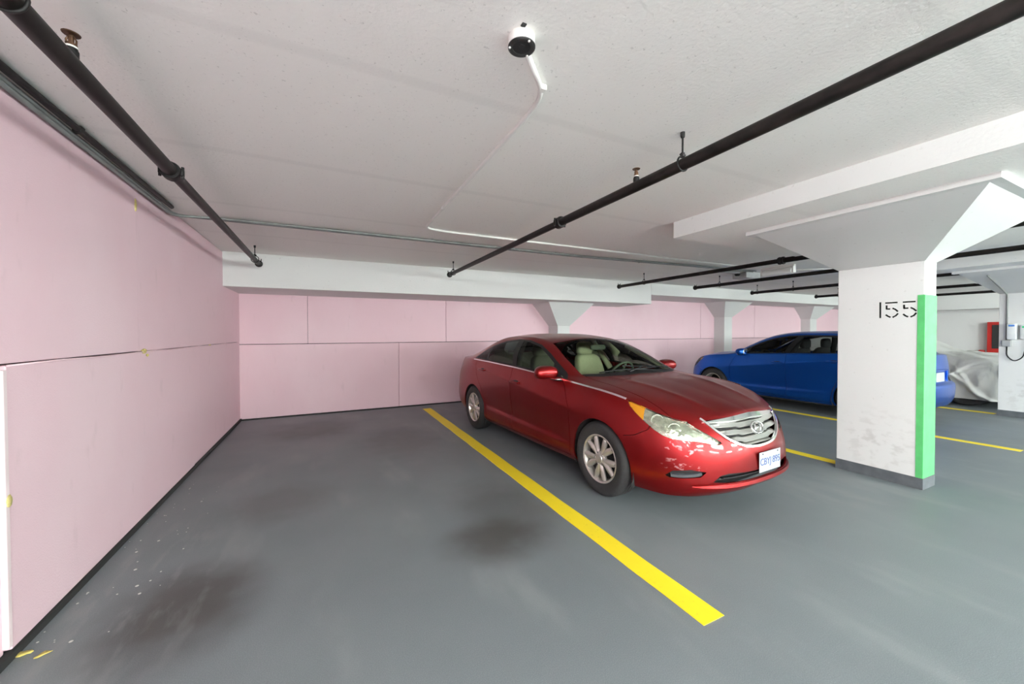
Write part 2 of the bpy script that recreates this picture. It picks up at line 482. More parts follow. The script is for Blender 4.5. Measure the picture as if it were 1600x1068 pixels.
# ------------------------------------------------------------------ pillars
def pillar(loc, label, green=False, digits=False):
    """free-standing pillar, local origin at the near left corner of the shaft; shaft is 0.26 x 0.665"""
    r = empty('concrete_pillar', loc)
    tag(r, label, 'pillar', 'free-standing pillars')
    a, b = .26, .665
    zn = 2.13
    Geo().bevbox(0, a, 0, b, 0, zn, .006).build('shaft', M_PILLAR, r)
    g = Geo().frustum((0, a, 0, b), zn, (-1.13, a - .09, -.63, b + .195), 2.432)
    g.box(-1.19, a - .03, -.69, b + .255, 2.432, 2.47)
    g.build('capital', M_WHITE, r)
    g = Geo(); t = .006
    g.box(-t, a + t, -t, b + t, 0, .105)
    g.build('skirting', M_KERB, r)
    if green:
        g = Geo(); t = .004
        g.box(-t, 0.0, -t, .046, .06, 1.815)          # return on the side face
        g.box(.0, a + .002, -t, 0.0, .06, 1.815)      # front face
        g.build('green_band', M_GREEN, r)['label'] = 'green painted end of the pillar'
    if digits:
        def stroke(name, lines, w=.0135):
            g = Geo()
            for pts in lines:
                P = [Vector((0, y, z)) for y, z in pts]
                for i in range(len(P) - 1):
                    d = (P[i + 1] - P[i]).normalized(); n = Vector((0, -d.z, d.y)) * w / 2
                    e = d * (.003 if i == 0 else .004)
                    q = [P[i] - e - n, P[i + 1] + e - n, P[i + 1] + e + n, P[i] - e + n]
                    V = [v + Vector((-.0012, 0, 0)) for v in q] + [v + Vector((.001, 0, 0)) for v in q]
                    g.add(V, [(0, 1, 2, 3), (7, 6, 5, 4), (0, 4, 5, 1), (1, 5, 6, 2), (2, 6, 7, 3), (3, 7, 4, 0)])
            o = g.build('digit', M_STENCIL, r)
            o.location = (0, -loc[1], 0)
            o['label'] = name
        stroke('black stencilled digit one', [[(1.814, 1.764), (1.813, 1.612)]])
        stroke('black stencilled digit five', [[(1.774, 1.756), (1.689, 1.756)], [(1.766, 1.730), (1.766, 1.697), (1.743, 1.696)], [(1.72, 1.701), (1.701, 1.689), (1.685, 1.671)],
                                       [(1.683, 1.648), (1.697, 1.629), (1.718, 1.615)], [(1.77, 1.639), (1.755, 1.625), (1.739, 1.616)]])
        stroke('black stencilled digit five', [[(1.646, 1.756), (1.563, 1.756)], [(1.64, 1.728), (1.638, 1.696), (1.613, 1.697)], [(1.592, 1.70), (1.574, 1.688), (1.556, 1.669)],
                                       [(1.556, 1.648), (1.57, 1.626), (1.591, 1.614)], [(1.644, 1.64), (1.628, 1.624), (1.613, 1.615)]])
    return r
pillar((4.98, 1.50, 0), 'white concrete pillar numbered 155 with a green painted end', True, True)
pillar((10.62, 1.605, 0), 'white concrete pillar at the right edge carrying the charger boxes')

def wall_column(xc, w, yf, ztop, zneck, label):
    r = empty('wall_column', (xc, yf, 0))
    tag(r, label, 'column', 'columns against the back wall')
    d = YB + .05 - yf
    Geo().bevbox(-w / 2, w / 2, 0, d, 0, zneck, .006).build('shaft', M_WHITE, r)
    Geo().frustum((-w / 2, w / 2, 0, d), zneck, (-w / 2 - .45, w / 2 + .45, -.34, d), ztop).build('capital', M_WHITE, r)
wall_column(4.95, .33, 7.40, 2.15, 1.63, 'white wall column with flared head behind the red car roof')
wall_column(10.88, .36, 7.46, 2.365, 1.93, 'white wall column with flared head behind the bonnet of the blue car')
wall_column(15.6, .42, 7.50, 2.365, 1.93, 'white wall column with flared head behind the roof of the blue car')

# ------------------------------------------------------------------ painted bay lines
def line(x, y0, y1, label, wdt=.155):
    g = Geo()
    n = 24
    V, F = [], []
    for i in range(n + 1):
        y = y0 + (y1 - y0) * i / n
        e = .003 * math.sin(i * 2.3) ; e2 = .003 * math.sin(i * 1.7 + 1)
        for sx, ee in ((-1, e), (1, e2)):
            V.append((x + sx * wdt / 2 + ee, y + (.012 if sx > 0 and i == n else 0), 0.0)); V.append((x + sx * (wdt / 2 - .003) + ee, y, .004))
    for i in range(n):
        a, b = i * 4, i * 4 + 4
        F += [(a, b, b + 1, a + 1), (a + 1, b + 1, b + 3, a + 3), (a + 3, b + 3, b + 2, a + 2)]
    F += [(0, 1, 3, 2), (4 * n, 4 * n + 2, 4 * n + 3, 4 * n + 1)]
    g.add(V, F)
    tag(g.build('parking_line', M_YELLOW), label, 'line', 'yellow bay lines')
line(1.77, 1.28, 7.41, 'wide yellow bay line running beside the red car to the back wall')
line(5.165, 2.17, 7.4, 'yellow bay line between the red car and pillar 155', .13)
line(7.70, 1.45, 7.4, 'yellow bay line running along the near side of the blue car', .12)
line(10.78, 2.33, 7.4, 'yellow bay line behind the blue car ending at the far pillar', .13)

# ------------------------------------------------------------------ sprinkler pipes
def ring(c, R, r, axis='y', n=18):
    pts = []
    for k in range(n):
        a = 2 * math.pi * k / n
        pts.append((c[0] + R * math.cos(a), c[1], c[2] + R * math.sin(a)) if axis == 'y' else (c[0], c[1] + R * math.cos(a), c[2] + R * math.sin(a)))
    return pts

def sprinkler_pipe(x, yend, label, couplings=(), hangers=(), heads=(), r=.036, z=2.45, ystart=-5.0):
    root = empty('sprinkler_pipe', (x, yend, z))
    tag(root, label, 'pipe', 'black sprinkler pipes')
    L = lambda y: y - yend
    yc = max(couplings) if couplings else None
    g = Geo()
    if yc is not None:
        g.tube([(0, L(ystart), 0), (0, L(yc), 0)], r, 16)
        g.tube([(0, L(yc), 0), (0, 0, 0)], r * .86, 16)
    else:
        g.tube([(0, L(ystart), 0), (0, 0, 0)], r * .9, 16)
    g.build('pipe_run', M_PIPE, root, 'auto')
    def coupling(y):
        g = Geo().lathe([(r, -.035), (r + .014, -.034), (r + .017, -.02), (r + .012, 0), (r + .017, .02), (r + .014, .034), (r, .035)], 18, (0, L(y), 0), 'y')
        for s in (-1, 1):
            g.bevbox(s * (r + .010) - .014, s * (r + .010) + .014, L(y) - .016, L(y) + .016, -.02, .02, .004)
            g.tube([(s * (r + .018), L(y), -.034), (s * (r + .018), L(y), .034)], .008, 8)
        g.build('coupling', M_IRON, root, 'auto')
    for y in couplings: coupling(y)
    g = Geo().lathe([(r * .86, -.05), (r + .008, -.05), (r + .012, -.035), (r + .012, -.012), (r + .004, 0), (.02, .012)], 16, (0, .0, 0), 'y')
    for s in (-1, 1): g.tube([(s * .03, -.03, r), (s * .03, -.03, r + .03)], .006, 6)
    g.build('end_cap', M_IRON, root, 'auto')
    for y in hangers:
        g = Geo().tube([(0, L(y), r + .02), (0, L(y), CZ - z - .012)], .0055, 8)
        g.lathe([(.011, CZ - z - .03), (.013, CZ - z - .02), (.013, CZ - z + .002)], 10, (0, L(y), 0))
        h = g.build('hanger', M_IRON, root, 'auto')
        g = Geo().tube(ring((0, L(y), .006), r + .008, .005), .0055, 6, closed=True)
        g.lathe([(.012, r + .008), (.012, r + .034)], 8, (0, L(y), 0))
        g.tube([(-.02, L(y), r + .022), (.02, L(y), r + .022)], .006, 6)
        g.build('ring', M_IRON, h, True)
    for y in heads:
        g = Geo().lathe([(.020, r * .6), (.020, r + .022), (.017, r + .022), (.017, r + .03)], 14, (0, L(y), 0))
        h = g.build('sprinkler_head', M_IRON, root, 'auto')
        Geo().lathe([(.0185, r + .030), (.0185, r + .036)], 14, (0, L(y), 0)).build('thread_tape', M_TAPE, h, 'auto')
        g = Geo().lathe([(.016, r + .036), (.016, r + .046), (.008, r + .05), (.008, r + .075)], 12, (0, L(y), 0))
        for s in (-1, 1): g.tube([(s * .013, L(y), r + .044), (s * .014, L(y), r + .06), (s * .003, L(y), r + .08)], .003, 6)
        g.lathe([(.004, r + .078), (.024, r + .080), (.026, r + .083), (.004, r + .085)], 16, (0, L(y), 0))
        g.build('deflector', M_BRASS, h, 'auto')
sprinkler_pipe(-.825, 6.40, 'black sprinkler pipe with a sprinkler head, above the empty bay by the pink left wall', (2.99,), (1.66, 6.05), (1.98,))
sprinkler_pipe(1.885, 6.25, 'long black sprinkler pipe crossing the middle of the ceiling over the yellow line', (2.88,), (1.58, 6.02), (1.95,), .034)
sprinkler_pipe(5.62, 6.33, 'black sprinkler pipe right of the beam step, passing behind pillar 155', (3.09,), (5.6,))
sprinkler_pipe(7.30, 5.80, 'black sprinkler pipe above the near side of the blue car', (), (5.2,))
sprinkler_pipe(9.55, 5.95, 'black sprinkler pipe above the far side of the blue car', (), (5.0, 5.8))
sprinkler_pipe(12.2, 5.83, 'black sprinkler pipe above the car under the silver cover', (), (5.3,))
sprinkler_pipe(14.6, 5.6, 'most distant black sprinkler pipe near the far right wall', (), (5.2,))

# ------------------------------------------------------------------ conduits
def conduit(name, pts, r, m, label, clips=(), bend=.09, root_loc=None):
    P = fillet(pts, bend)
    root = empty(name, pts[0]); o = Vector(pts[0])
    tag(root, label, 'conduit')
    Geo().tube([p - o for p in P], r, 10).build('tube', m, root, True)
    for c in clips:
        c = Vector(c) - o
        g = Geo().bevbox(c.x - r - .002, c.x + r + .002, c.y - r - .002, c.y + r + .002, c.z - r - .001, c.z + r, .003)
        g.build('clip', m, root)
    return root
ZC = CZ - .017
conduit('conduit', [(.762, 1.405, ZC), (.955, 1.60, ZC), (.975, 1.80, ZC), (.995, 4.19, ZC), (1.25, 4.235, ZC), (6.47, 4.26, ZC)], .0125, M_WPIPE,
        'white conduit zigzagging across the ceiling from the round lamp box', ((.93, 1.565, ZC), (.985, 3.46, ZC), (1.95, 4.24, ZC), (3.9, 4.25, ZC)), .11)
conduit('conduit', [(XL + .02, YF + .3, ZC - .022), (XL + .022, 4.68, ZC - .022), (XL + .25, 4.75, ZC - .006), (3.5, 4.76, ZC), (5.6, 4.60, ZC), (7.3, 4.52, ZC)], .0125, M_GREYPIPE,
        'grey conduit of the ceiling pair lying nearer the back wall', ((.98, 4.755, ZC), (2.2, 4.757, ZC), (4.6, 4.69, ZC)), .18)
conduit('conduit', [(XL + .02, YF + .3, ZC - .052), (XL + .024, 4.60, ZC - .05), (XL + .28, 4.70, ZC - .006), (3.5, 4.70, ZC), (5.6, 4.54, ZC), (7.3, 4.46, ZC)], .0125, M_GREYPIPE,
        'grey conduit of the ceiling pair lying nearer the camera', ((1.2, 4.70, ZC), (3.0, 4.70, ZC)), .18)
conduit('conduit', [(XL + .062, YF + .3, ZC - .008), (XL + .062, 3.2, ZC - .008), (XL + .06, 4.45, ZC - .008)], .018, M_IRON,
        'thick black cable run in the corner between pink left wall and ceiling', ((XL + .062, 3.0, ZC - .008),), .1)
conduit('conduit', [(7.75, 4.1, ZC), (8.4, 3.6, ZC), (8.75, 2.0, ZC), (8.78, -2, ZC)], .011, M_WPIPE,
        'thin white conduit running right from the ceiling lamp beyond pillar 155', (), .2)

# round lamp box left without its lamp
r = empty('ceiling_lamp_box', (.707, 1.352, CZ))
r.scale = (1.05, 1.05, .64)
tag(r, 'round white ceiling lamp box with a black base plate and no lamp', 'lamp box')
Geo().lathe([(.047, 0.002), (.050, -.004), (.050, -.058), (.048, -.062)], 32).build('box', mat('white_enamel_box', (0.82, 0.81, 0.78), .45), r, 'auto')
g = Geo().lathe([(.034, -.052), (.034, -.068), (.046, -.070), (.0515, -.067), (.0515, -.061), (.04, -.058)], 32, caps=False)
g.build('base_plate', mat('charcoal_plate', (0.035, 0.036, 0.036), .55, scale=30, var=.3), r, 'auto')
g = Geo().lathe([(.0345, -.060), (.0345, -.0645)], 24); g.bevbox(-.012, .006, -.016, .0, -.070, -.06, .002)
g.build('lamp_socket', M_DARK, r)
for a in (35, 160, 280):
    x, y = .051 * math.cos(math.radians(a)), .051 * math.sin(math.radians(a))
    Geo().lathe([(.0045, -.067), (.0045, -.074), (.002, -.076)], 10, (x * .88, y * .88, 0)).build('screw', M_WPIPE, r, 'auto')
for a in (-110, 20, 100):
    x, y = math.cos(math.radians(a)), math.sin(math.radians(a))
    Geo().bevbox(x * .057 - .009, x * .057 + .009, y * .057 - .009, y * .057 + .009, -.006, .001, .002).build('mounting_lug', M_IRON, r)

# junction box and tray on the ceiling beyond the step
r = empty('junction_box', (7.5, 4.75, CZ))
tag(r, 'grey metal junction box on the ceiling between the pipes above the blue car', 'junction box')
Geo().bevbox(-.22, .22, -.12, .16, -.11, .001, .006).build('box', M_GALV, r)
Geo().bevbox(-.75, -.3, -.05, .05, -.03, .001, .004).build('cable_tray', M_GALV, r)
Geo().lathe([(.03, -.07), (.05, -.05), (.05, .001)], 14, (-.28, .02, 0)).build('gland', M_IRON, r, 'auto')

# ------------------------------------------------------------------ fluorescent battens (garage lights and added fill lights)
def batten(x, y, label, along='x', L=1.22, drop=0.0, lit=True):
    r = empty('fluorescent_batten', (x, y, CZ - drop), 0 if along == 'x' else math.pi / 2)
    tag(r, label, 'ceiling light', 'fluorescent battens')
    Geo().bevbox(-L / 2 - .03, L / 2 + .03, -.03, .03, -.035, .001, .006).build('housing', M_WPIPE, r)
    for s in (-1, 1):
        g = Geo()
        g.bevbox(s * (L / 2 + .014) - .012, s * (L / 2 + .014) + .012, -.04, .04, -.14, -.03, .004)
        g.build('lamp_holder', M_WPIPE, r)
        if drop: Geo().tube([(s * L * .4, 0, -.002), (s * L * .4, 0, drop - .003)], .003, 6).build('wire', M_IRON, r)
    Geo().lathe([(.040, -L / 2), (.055, -L / 2 + .01), (.055, L / 2 - .01), (.040, L / 2)], 20, (0, 0, -.095), 'x').build('opal_tube', M_TUBE if lit else M_OPAL, r, 'auto')
    return r
batten(7.25, 4.05, 'short unlit fluorescent batten on the ceiling between the step and pillar 155', 'y', .5, 0, False)
for x, y, q in ((-.57, -2.4, 'nearest the camera in the row by the pink left wall'), (-.57, -4.4, 'middle of the row by the pink left wall'), (-.57, -6.3, 'last of the row by the pink left wall'),
                (.6, -2.4, 'nearer the camera in the row along the yellow line'), (.6, -4.4, 'farther from the camera in the row along the yellow line')):
    batten(x, y, 'ceiling batten behind the camera, ' + q, 'y')
for y in (-4.3, -6.5):  # added battens, hung low and out of view to brighten the ceiling
    for x in (2.9, 5.3, 8.0, 11.0, 14.5):
        batten(x, y, 'added fluorescent fill batten hung unseen on wires over the aisle behind the camera', 'x', 1.22, .5)
batten(15.0, .4, 'added fluorescent fill batten out of view near the far right wall', 'x')  # added lamp outside the view, lights the far end of the garage

# ------------------------------------------------------------------ things on the far side
r = empty('fire_hose_cabinet', (XR - .004, 4.14, .84))
tag(r, 'red fire hose cabinet on the far right wall above the covered car', 'cabinet')
Geo().bevbox(-.2, .0, -.78, .0, 0, .93, .01).build('box', M_RED, r)
Geo().bevbox(-.215, -.195, -.70, -.10, .12, .84, .004).build('door', [M_DARK][0], r)
Geo().bevbox(-.225, -.205, -.70, -.64, .42, .52, .004).build('handle', M_GALV, r)
g = Geo().lathe([(.06, 0), (.07, .02), (.07, .09), (.04, .11)], 16, (-.12, .12, -.04)); g.tube([(-.12, .06, 0), (-.12, .2, .0)], .03, 10)
g.build('valve', M_RED, r, 'auto')

XC = 10.62
def charger(y0, y1, z0, z1, strip, label):
    r = empty('car_charger', (XC, (y0 + y1) / 2, z0))
    tag(r, label, 'charger', 'wall chargers on the far pillar')
    hw, h = (y1 - y0) / 2, z1 - z0
    Geo().bevbox(-.09, 0, -hw, hw, 0, h, .018).build('case', mat('charger_white', (0.72, 0.74, 0.74), .4), r, 'auto')
    Geo().bevbox(-.094, -.086, -hw * .6, hw * .6, h - .05, h - .022, .002).build('display', strip, r)
charger(2.06, 2.17, 1.335, 1.61, mat('blue_display', (0.05, 0.20, 0.60), .3), 'white charger box with a blue display on the far pillar')
charger(1.91, 2.03, 1.34, 1.585, mat('green_display', (0.05, 0.60, 0.25), .3), 'white charger box with a green display on the far pillar')
o = Geo().bevbox(XC - .06, XC + .001, 2.125, 2.225, 1.215, 1.325, .006).build('outlet_box', M_GALV)
tag(o, 'small grey outlet box under the chargers on the far pillar', 'outlet box')
P = fillet([(XC - .03, 2.175, 1.212), (XC - .035, 2.175, 1.05), (XC - .05, 2.09, .96), (XC - .05, 2.0, 1.03), (XC - .05, 1.97, 1.20), (XC - .05, 1.97, 1.345)], .08)
tag(Geo().tube(P, .009, 8).build('charging_cable', M_BLACK, None, True), 'black cable looping below the chargers on the far pillar', 'cable')
conduit('conduit', [(XC - .016, 2.18, 1.33), (XC - .016, 2.18, 2.115), (XC - .31, 2.18, 2.192), (XC - 1.0, 2.18, 2.375)], .011, M_GREYPIPE, 'grey conduit climbing the far pillar above the outlet box', (), .06)

# litter on the floor near the left wall
for x, y, a, s in ((-1.175, 2.50, .5, .017), (-1.262, 2.545, -.3, .022)):
    V, F = [], []
    n = 14
    for k in range(n):
        t = 2 * math.pi * k / n
        rr = s * (1 + .25 * math.sin(3 * t + x * 40))
        px, py = rr * 1.5 * math.cos(t), rr * .8 * math.sin(t)
        V.append((px, py, .002 + .004 * abs(math.sin(t * 1.5))))
    V += [(v[0], v[1], v[2] + .002) for v in V]; V.append((0, 0, .006))
    for k in range(n):
        j = (k + 1) % n
        F += [(k, j, n + j, n + k), (n + k, n + j, 2 * n)]
    F.append(tuple(range(n - 1, -1, -1)))
    o = mesh('dry_leaf', V, F, M_LEAF, None, True); o.location = (x, y, 0); o.rotation_euler = (0, 0, a)
    tag(o, 'yellow dry leaf lying ' + ('against the foot of the pink left wall' if x < -1.2 else 'on the floor a little off the pink left wall'), 'leaf')
g = Geo()
for k in range(46):
    y = 2.55 + rng.rand() ** 1.6 * 2.2; x = XL + .03 + rng.rand() ** 1.4 * .42; s = .003 + .007 * rng.rand() ** 3
    g.lathe([(s, -.001), (s * .9, .001), (s * .4, .0016)], 7, (x, y, 0))
tag(g.build('paint_drips', M_SPECK), 'white paint specks scattered on the floor along the pink left wall', 'paint', kind='stuff')

# ------------------------------------------------------------------ cars
def spline(P, n_per, t=None):
    P = np.asarray(P, float); k = len(P)
    if t is None: t = np.arange(k, dtype=float)
    h = np.diff(t); hh = h.reshape((-1,) + (1,) * (P.ndim - 1))
    sl = (P[1:] - P[:-1]) / hh
    d = np.zeros_like(P)
    d[1:-1] = (sl[:-1] * hh[1:] + sl[1:] * hh[:-1]) / (hh[1:] + hh[:-1])
    d[0] = sl[0] * 1.5 - d[1] * .5; d[-1] = sl[-1] * 1.5 - d[-2] * .5
    out = []
    for i in range(k - 1):
        for j in range(n_per):
            u = j / n_per; u2 = u * u; u3 = u2 * u
            out.append((2 * u3 - 3 * u2 + 1) * P[i] + (u3 - 2 * u2 + u) * h[i] * d[i] + (-2 * u3 + 3 * u2) * P[i + 1] + (u3 - u2) * h[i] * d[i + 1])
    out.append(P[-1])
    return np.array(out)

SON=dict(
 plan=[(.945,0),(.933,.25),(.88,.47),(.78,.655),(.635,.778),(.455,.86),(.25,.90),(0,.912),(-.25,.910),(-.5,.907),(-.8,.91),(-1.15,.916),(-1.5,.9175),(-1.9,.9175),(-2.3,.917),(-2.6,.916),(-2.9,.912),(-3.2,.895),(-3.45,.86),(-3.65,.79),(-3.78,.66),(-3.85,.42),(-3.875,.2),(-3.88,0)],
 keys={0:[(.235,-.055),(.285,-.01),(.36,0),(.49,-.008),(.59,-.035),(.70,-.078),(.805,-.13)],
 2:[(.225,-.05),(.28,-.005),(.38,0),(.50,-.012),(.59,-.035),(.69,-.07),(.785,-.12)],
 3:[(.212,-.05),(.28,-.008),(.40,0),(.51,-.008),(.60,-.025),(.69,-.055),(.775,-.105)],
 4:[(.20,-.05),(.29,-.015),(.43,0),(.54,-.003),(.63,-.016),(.72,-.042),(.808,-.09)],
 5:[(.20,-.06),(.30,-.02),(.45,0),(.57,0),(.67,-.01),(.77,-.033),(.865,-.07)],
 6:[(.20,-.06),(.30,-.02),(.45,0),(.59,.002),(.70,-.005),(.82,-.025),(.918,-.062)],
 7:[(.20,-.06),(.30,-.015),(.45,0),(.60,.003),(.72,0),(.85,-.018),(.95,-.055)],
 10:[(.19,-.08),(.27,-.035),(.40,-.04),(.60,-.012),(.75,0),(.88,-.015),(1.0,-.05)],
 12:[(.19,-.08),(.27,-.035),(.42,-.045),(.62,-.015),(.79,0),(.91,-.015),(1.036,-.05)],
 14:[(.19,-.08),(.27,-.035),(.44,-.04),(.64,-.012),(.82,0),(.94,-.012),(1.06,-.05)],
 16:[(.20,-.07),(.30,-.02),(.46,-.003),(.65,0),(.84,-.005),(.96,-.025),(1.068,-.06)],
 18:[(.24,-.07),(.33,-.02),(.48,0),(.65,-.005),(.82,-.02),(.95,-.06),(1.055,-.11)],
 20:[(.27,-.08),(.36,-.02),(.50,0),(.64,-.01),(.82,-.04),(.97,-.07),(1.06,-.11)],
 23:[(.28,-.08),(.37,-.02),(.50,0),(.62,-.02),(.82,-.06),(.97,-.06),(1.07,-.08)]},
 cap={0:None,1:(.785,.832),2:(.71,.858),3:(.60,.888),4:(.46,.922),5:(.30,.955),6:(.10,.99),7:(-.08,1.016),8:(-.24,1.036),
 9:[(-.5,.825,1.003),(-.49,.765,1.022),(-.465,.69,1.037),(-.42,.5,1.050),(-.36,.25,1.057),(-.335,0,1.059)],
 10:[(-.8,.835,1.015),(-.8,.80,1.07),(-.78,.715,1.158),(-.73,.56,1.193),(-.67,.28,1.217),(-.65,0,1.222)],
 11:[(-1.15,.842,1.035),(-1.15,.79,1.14),(-1.12,.655,1.302),(-1.08,.50,1.345),(-1.04,.25,1.373),(-1.02,0,1.381)],
 12:[(-1.5,.846,1.05),(-1.5,.785,1.19),(-1.48,.62,1.38),(-1.46,.5,1.413),(-1.44,.25,1.441),(-1.43,0,1.449)],
 13:[(-1.9,.846,1.062),(-1.9,.775,1.22),(-1.9,.595,1.403),(-1.9,.5,1.43),(-1.9,.25,1.456),(-1.9,0,1.463)],
 14:[(-2.3,.843,1.075),(-2.3,.77,1.21),(-2.3,.59,1.383),(-2.3,.5,1.412),(-2.3,.25,1.443),(-2.3,0,1.451)],
 15:[(-2.6,.838,1.083),(-2.6,.77,1.18),(-2.6,.61,1.32),(-2.62,.5,1.36),(-2.63,.25,1.40),(-2.64,0,1.41)],
 16:[(-2.9,.83,1.083),(-2.9,.77,1.135),(-2.9,.64,1.22),(-2.93,.52,1.27),(-2.96,.26,1.315),(-2.97,0,1.327)],
 17:[(-3.2,.79,1.077),(-3.2,.74,1.095),(-3.2,.66,1.13),(-3.23,.55,1.16),(-3.26,.28,1.205),(-3.27,0,1.22)],
 18:[(-3.45,.715,1.067),(-3.45,.66,1.077),(-3.45,.58,1.088),(-3.46,.46,1.10),(-3.48,.24,1.117),(-3.48,0,1.122)],
 19:(-3.60,1.10),20:(-3.68,1.097),21:(-3.75,1.09),22:(-3.78,1.08),23:None})

def loft(T, nc=6, nr=5):
    plan = np.array(T['plan']); nC = len(plan)
    tang = np.gradient(plan, axis=0); tang /= np.linalg.norm(tang, axis=1)[:, None]
    nrm = np.stack([tang[:, 1], -tang[:, 0]], 1)
    nrm[0] = (1, 0); nrm[-1] = (-1, 0)
    ks = sorted(T['keys']); K = np.array([T['keys'][k] for k in ks])
    R = len(K[0]); low = np.zeros((nC, R, 3))
    for c in range(nC):
        i = max(j for j in range(len(ks)) if ks[j] <= c)
        pr = K[i] if ks[i] == c else K[i] + (K[i + 1] - K[i]) * (c - ks[i]) / (ks[i + 1] - ks[i])
        for r in range(R):
            z, o = pr[r]; q = plan[c] + nrm[c] * o
            low[c, r] = (q[0], max(q[1], 0) if c not in (0, nC - 1) else 0, z)
    cap = np.zeros((nC, 7, 3))
    tt = [0, .10, .24, .42, .62, .81, 1]; gg = [0, .28, .52, .72, .87, .97, 1]
    for c in range(nC):
        b = low[c, -1]; cap[c, 0] = b; e = T['cap'][c]
        if e is None: cap[c, :] = b
        elif isinstance(e, tuple):
            for r in range(7):
                cap[c, r] = (b[0] + (e[0] - b[0]) * tt[r], b[1] * (1 - tt[r]), b[2] + (e[1] - b[2]) * gg[r])
        else: cap[c, 1:] = np.array(e)
    ctrl = np.concatenate([low, cap[:, 1:]], 1)
    ds = np.linalg.norm(np.diff(plan, axis=0), axis=1) ** .5; t = np.concatenate([[0], np.cumsum(ds)])
    Lc = spline(ctrl, nc, t)
    A = spline(Lc[:, :7].transpose(1, 0, 2), nr).transpose(1, 0, 2)
    B = spline(Lc[:, 6:].transpose(1, 0, 2), nr).transpose(1, 0, 2)
    G = np.concatenate([A, B[:, 1:]], 1)
    G[:, :, 1] = np.maximum(G[:, :, 1], 0)
    G[0, :, 1] = 0; G[-1, :, 1] = 0; G[:, -1, 1] = 0
    # pressed creases: along the doors, above the sill and on the bonnet
    for c in range(G.shape[0]):
        for r in range(G.shape[1]):
            x, y, z = G[c, r]
            if r < 6 * nr and -3.3 < x < -.25 and y > .6:
                fade = min(1, (x + 3.3) / .5, (-.25 - x) / .3)
                zc = .725 + (-.43 - x) * .118
                G[c, r, 1] += fade * (.013 * math.exp(-abs(z - zc) / .035) - .004)
                if -2.45 < x < -.38:
                    f2 = min(1, (x + 2.45) / .2, (-.38 - x) / .2)
                    G[c, r, 1] += f2 * .014 * math.exp(-abs(z - (.335 + .02 * (-x))) / .025)
            elif r > 6 * nr and x > -.3:
                yc = .447 - .16 * x
                G[c, r, 2] += .012 * math.exp(-abs(y - yc) / .045) * min(1, max(0, (.78 - x) / .2))
    return G, 6 * nr

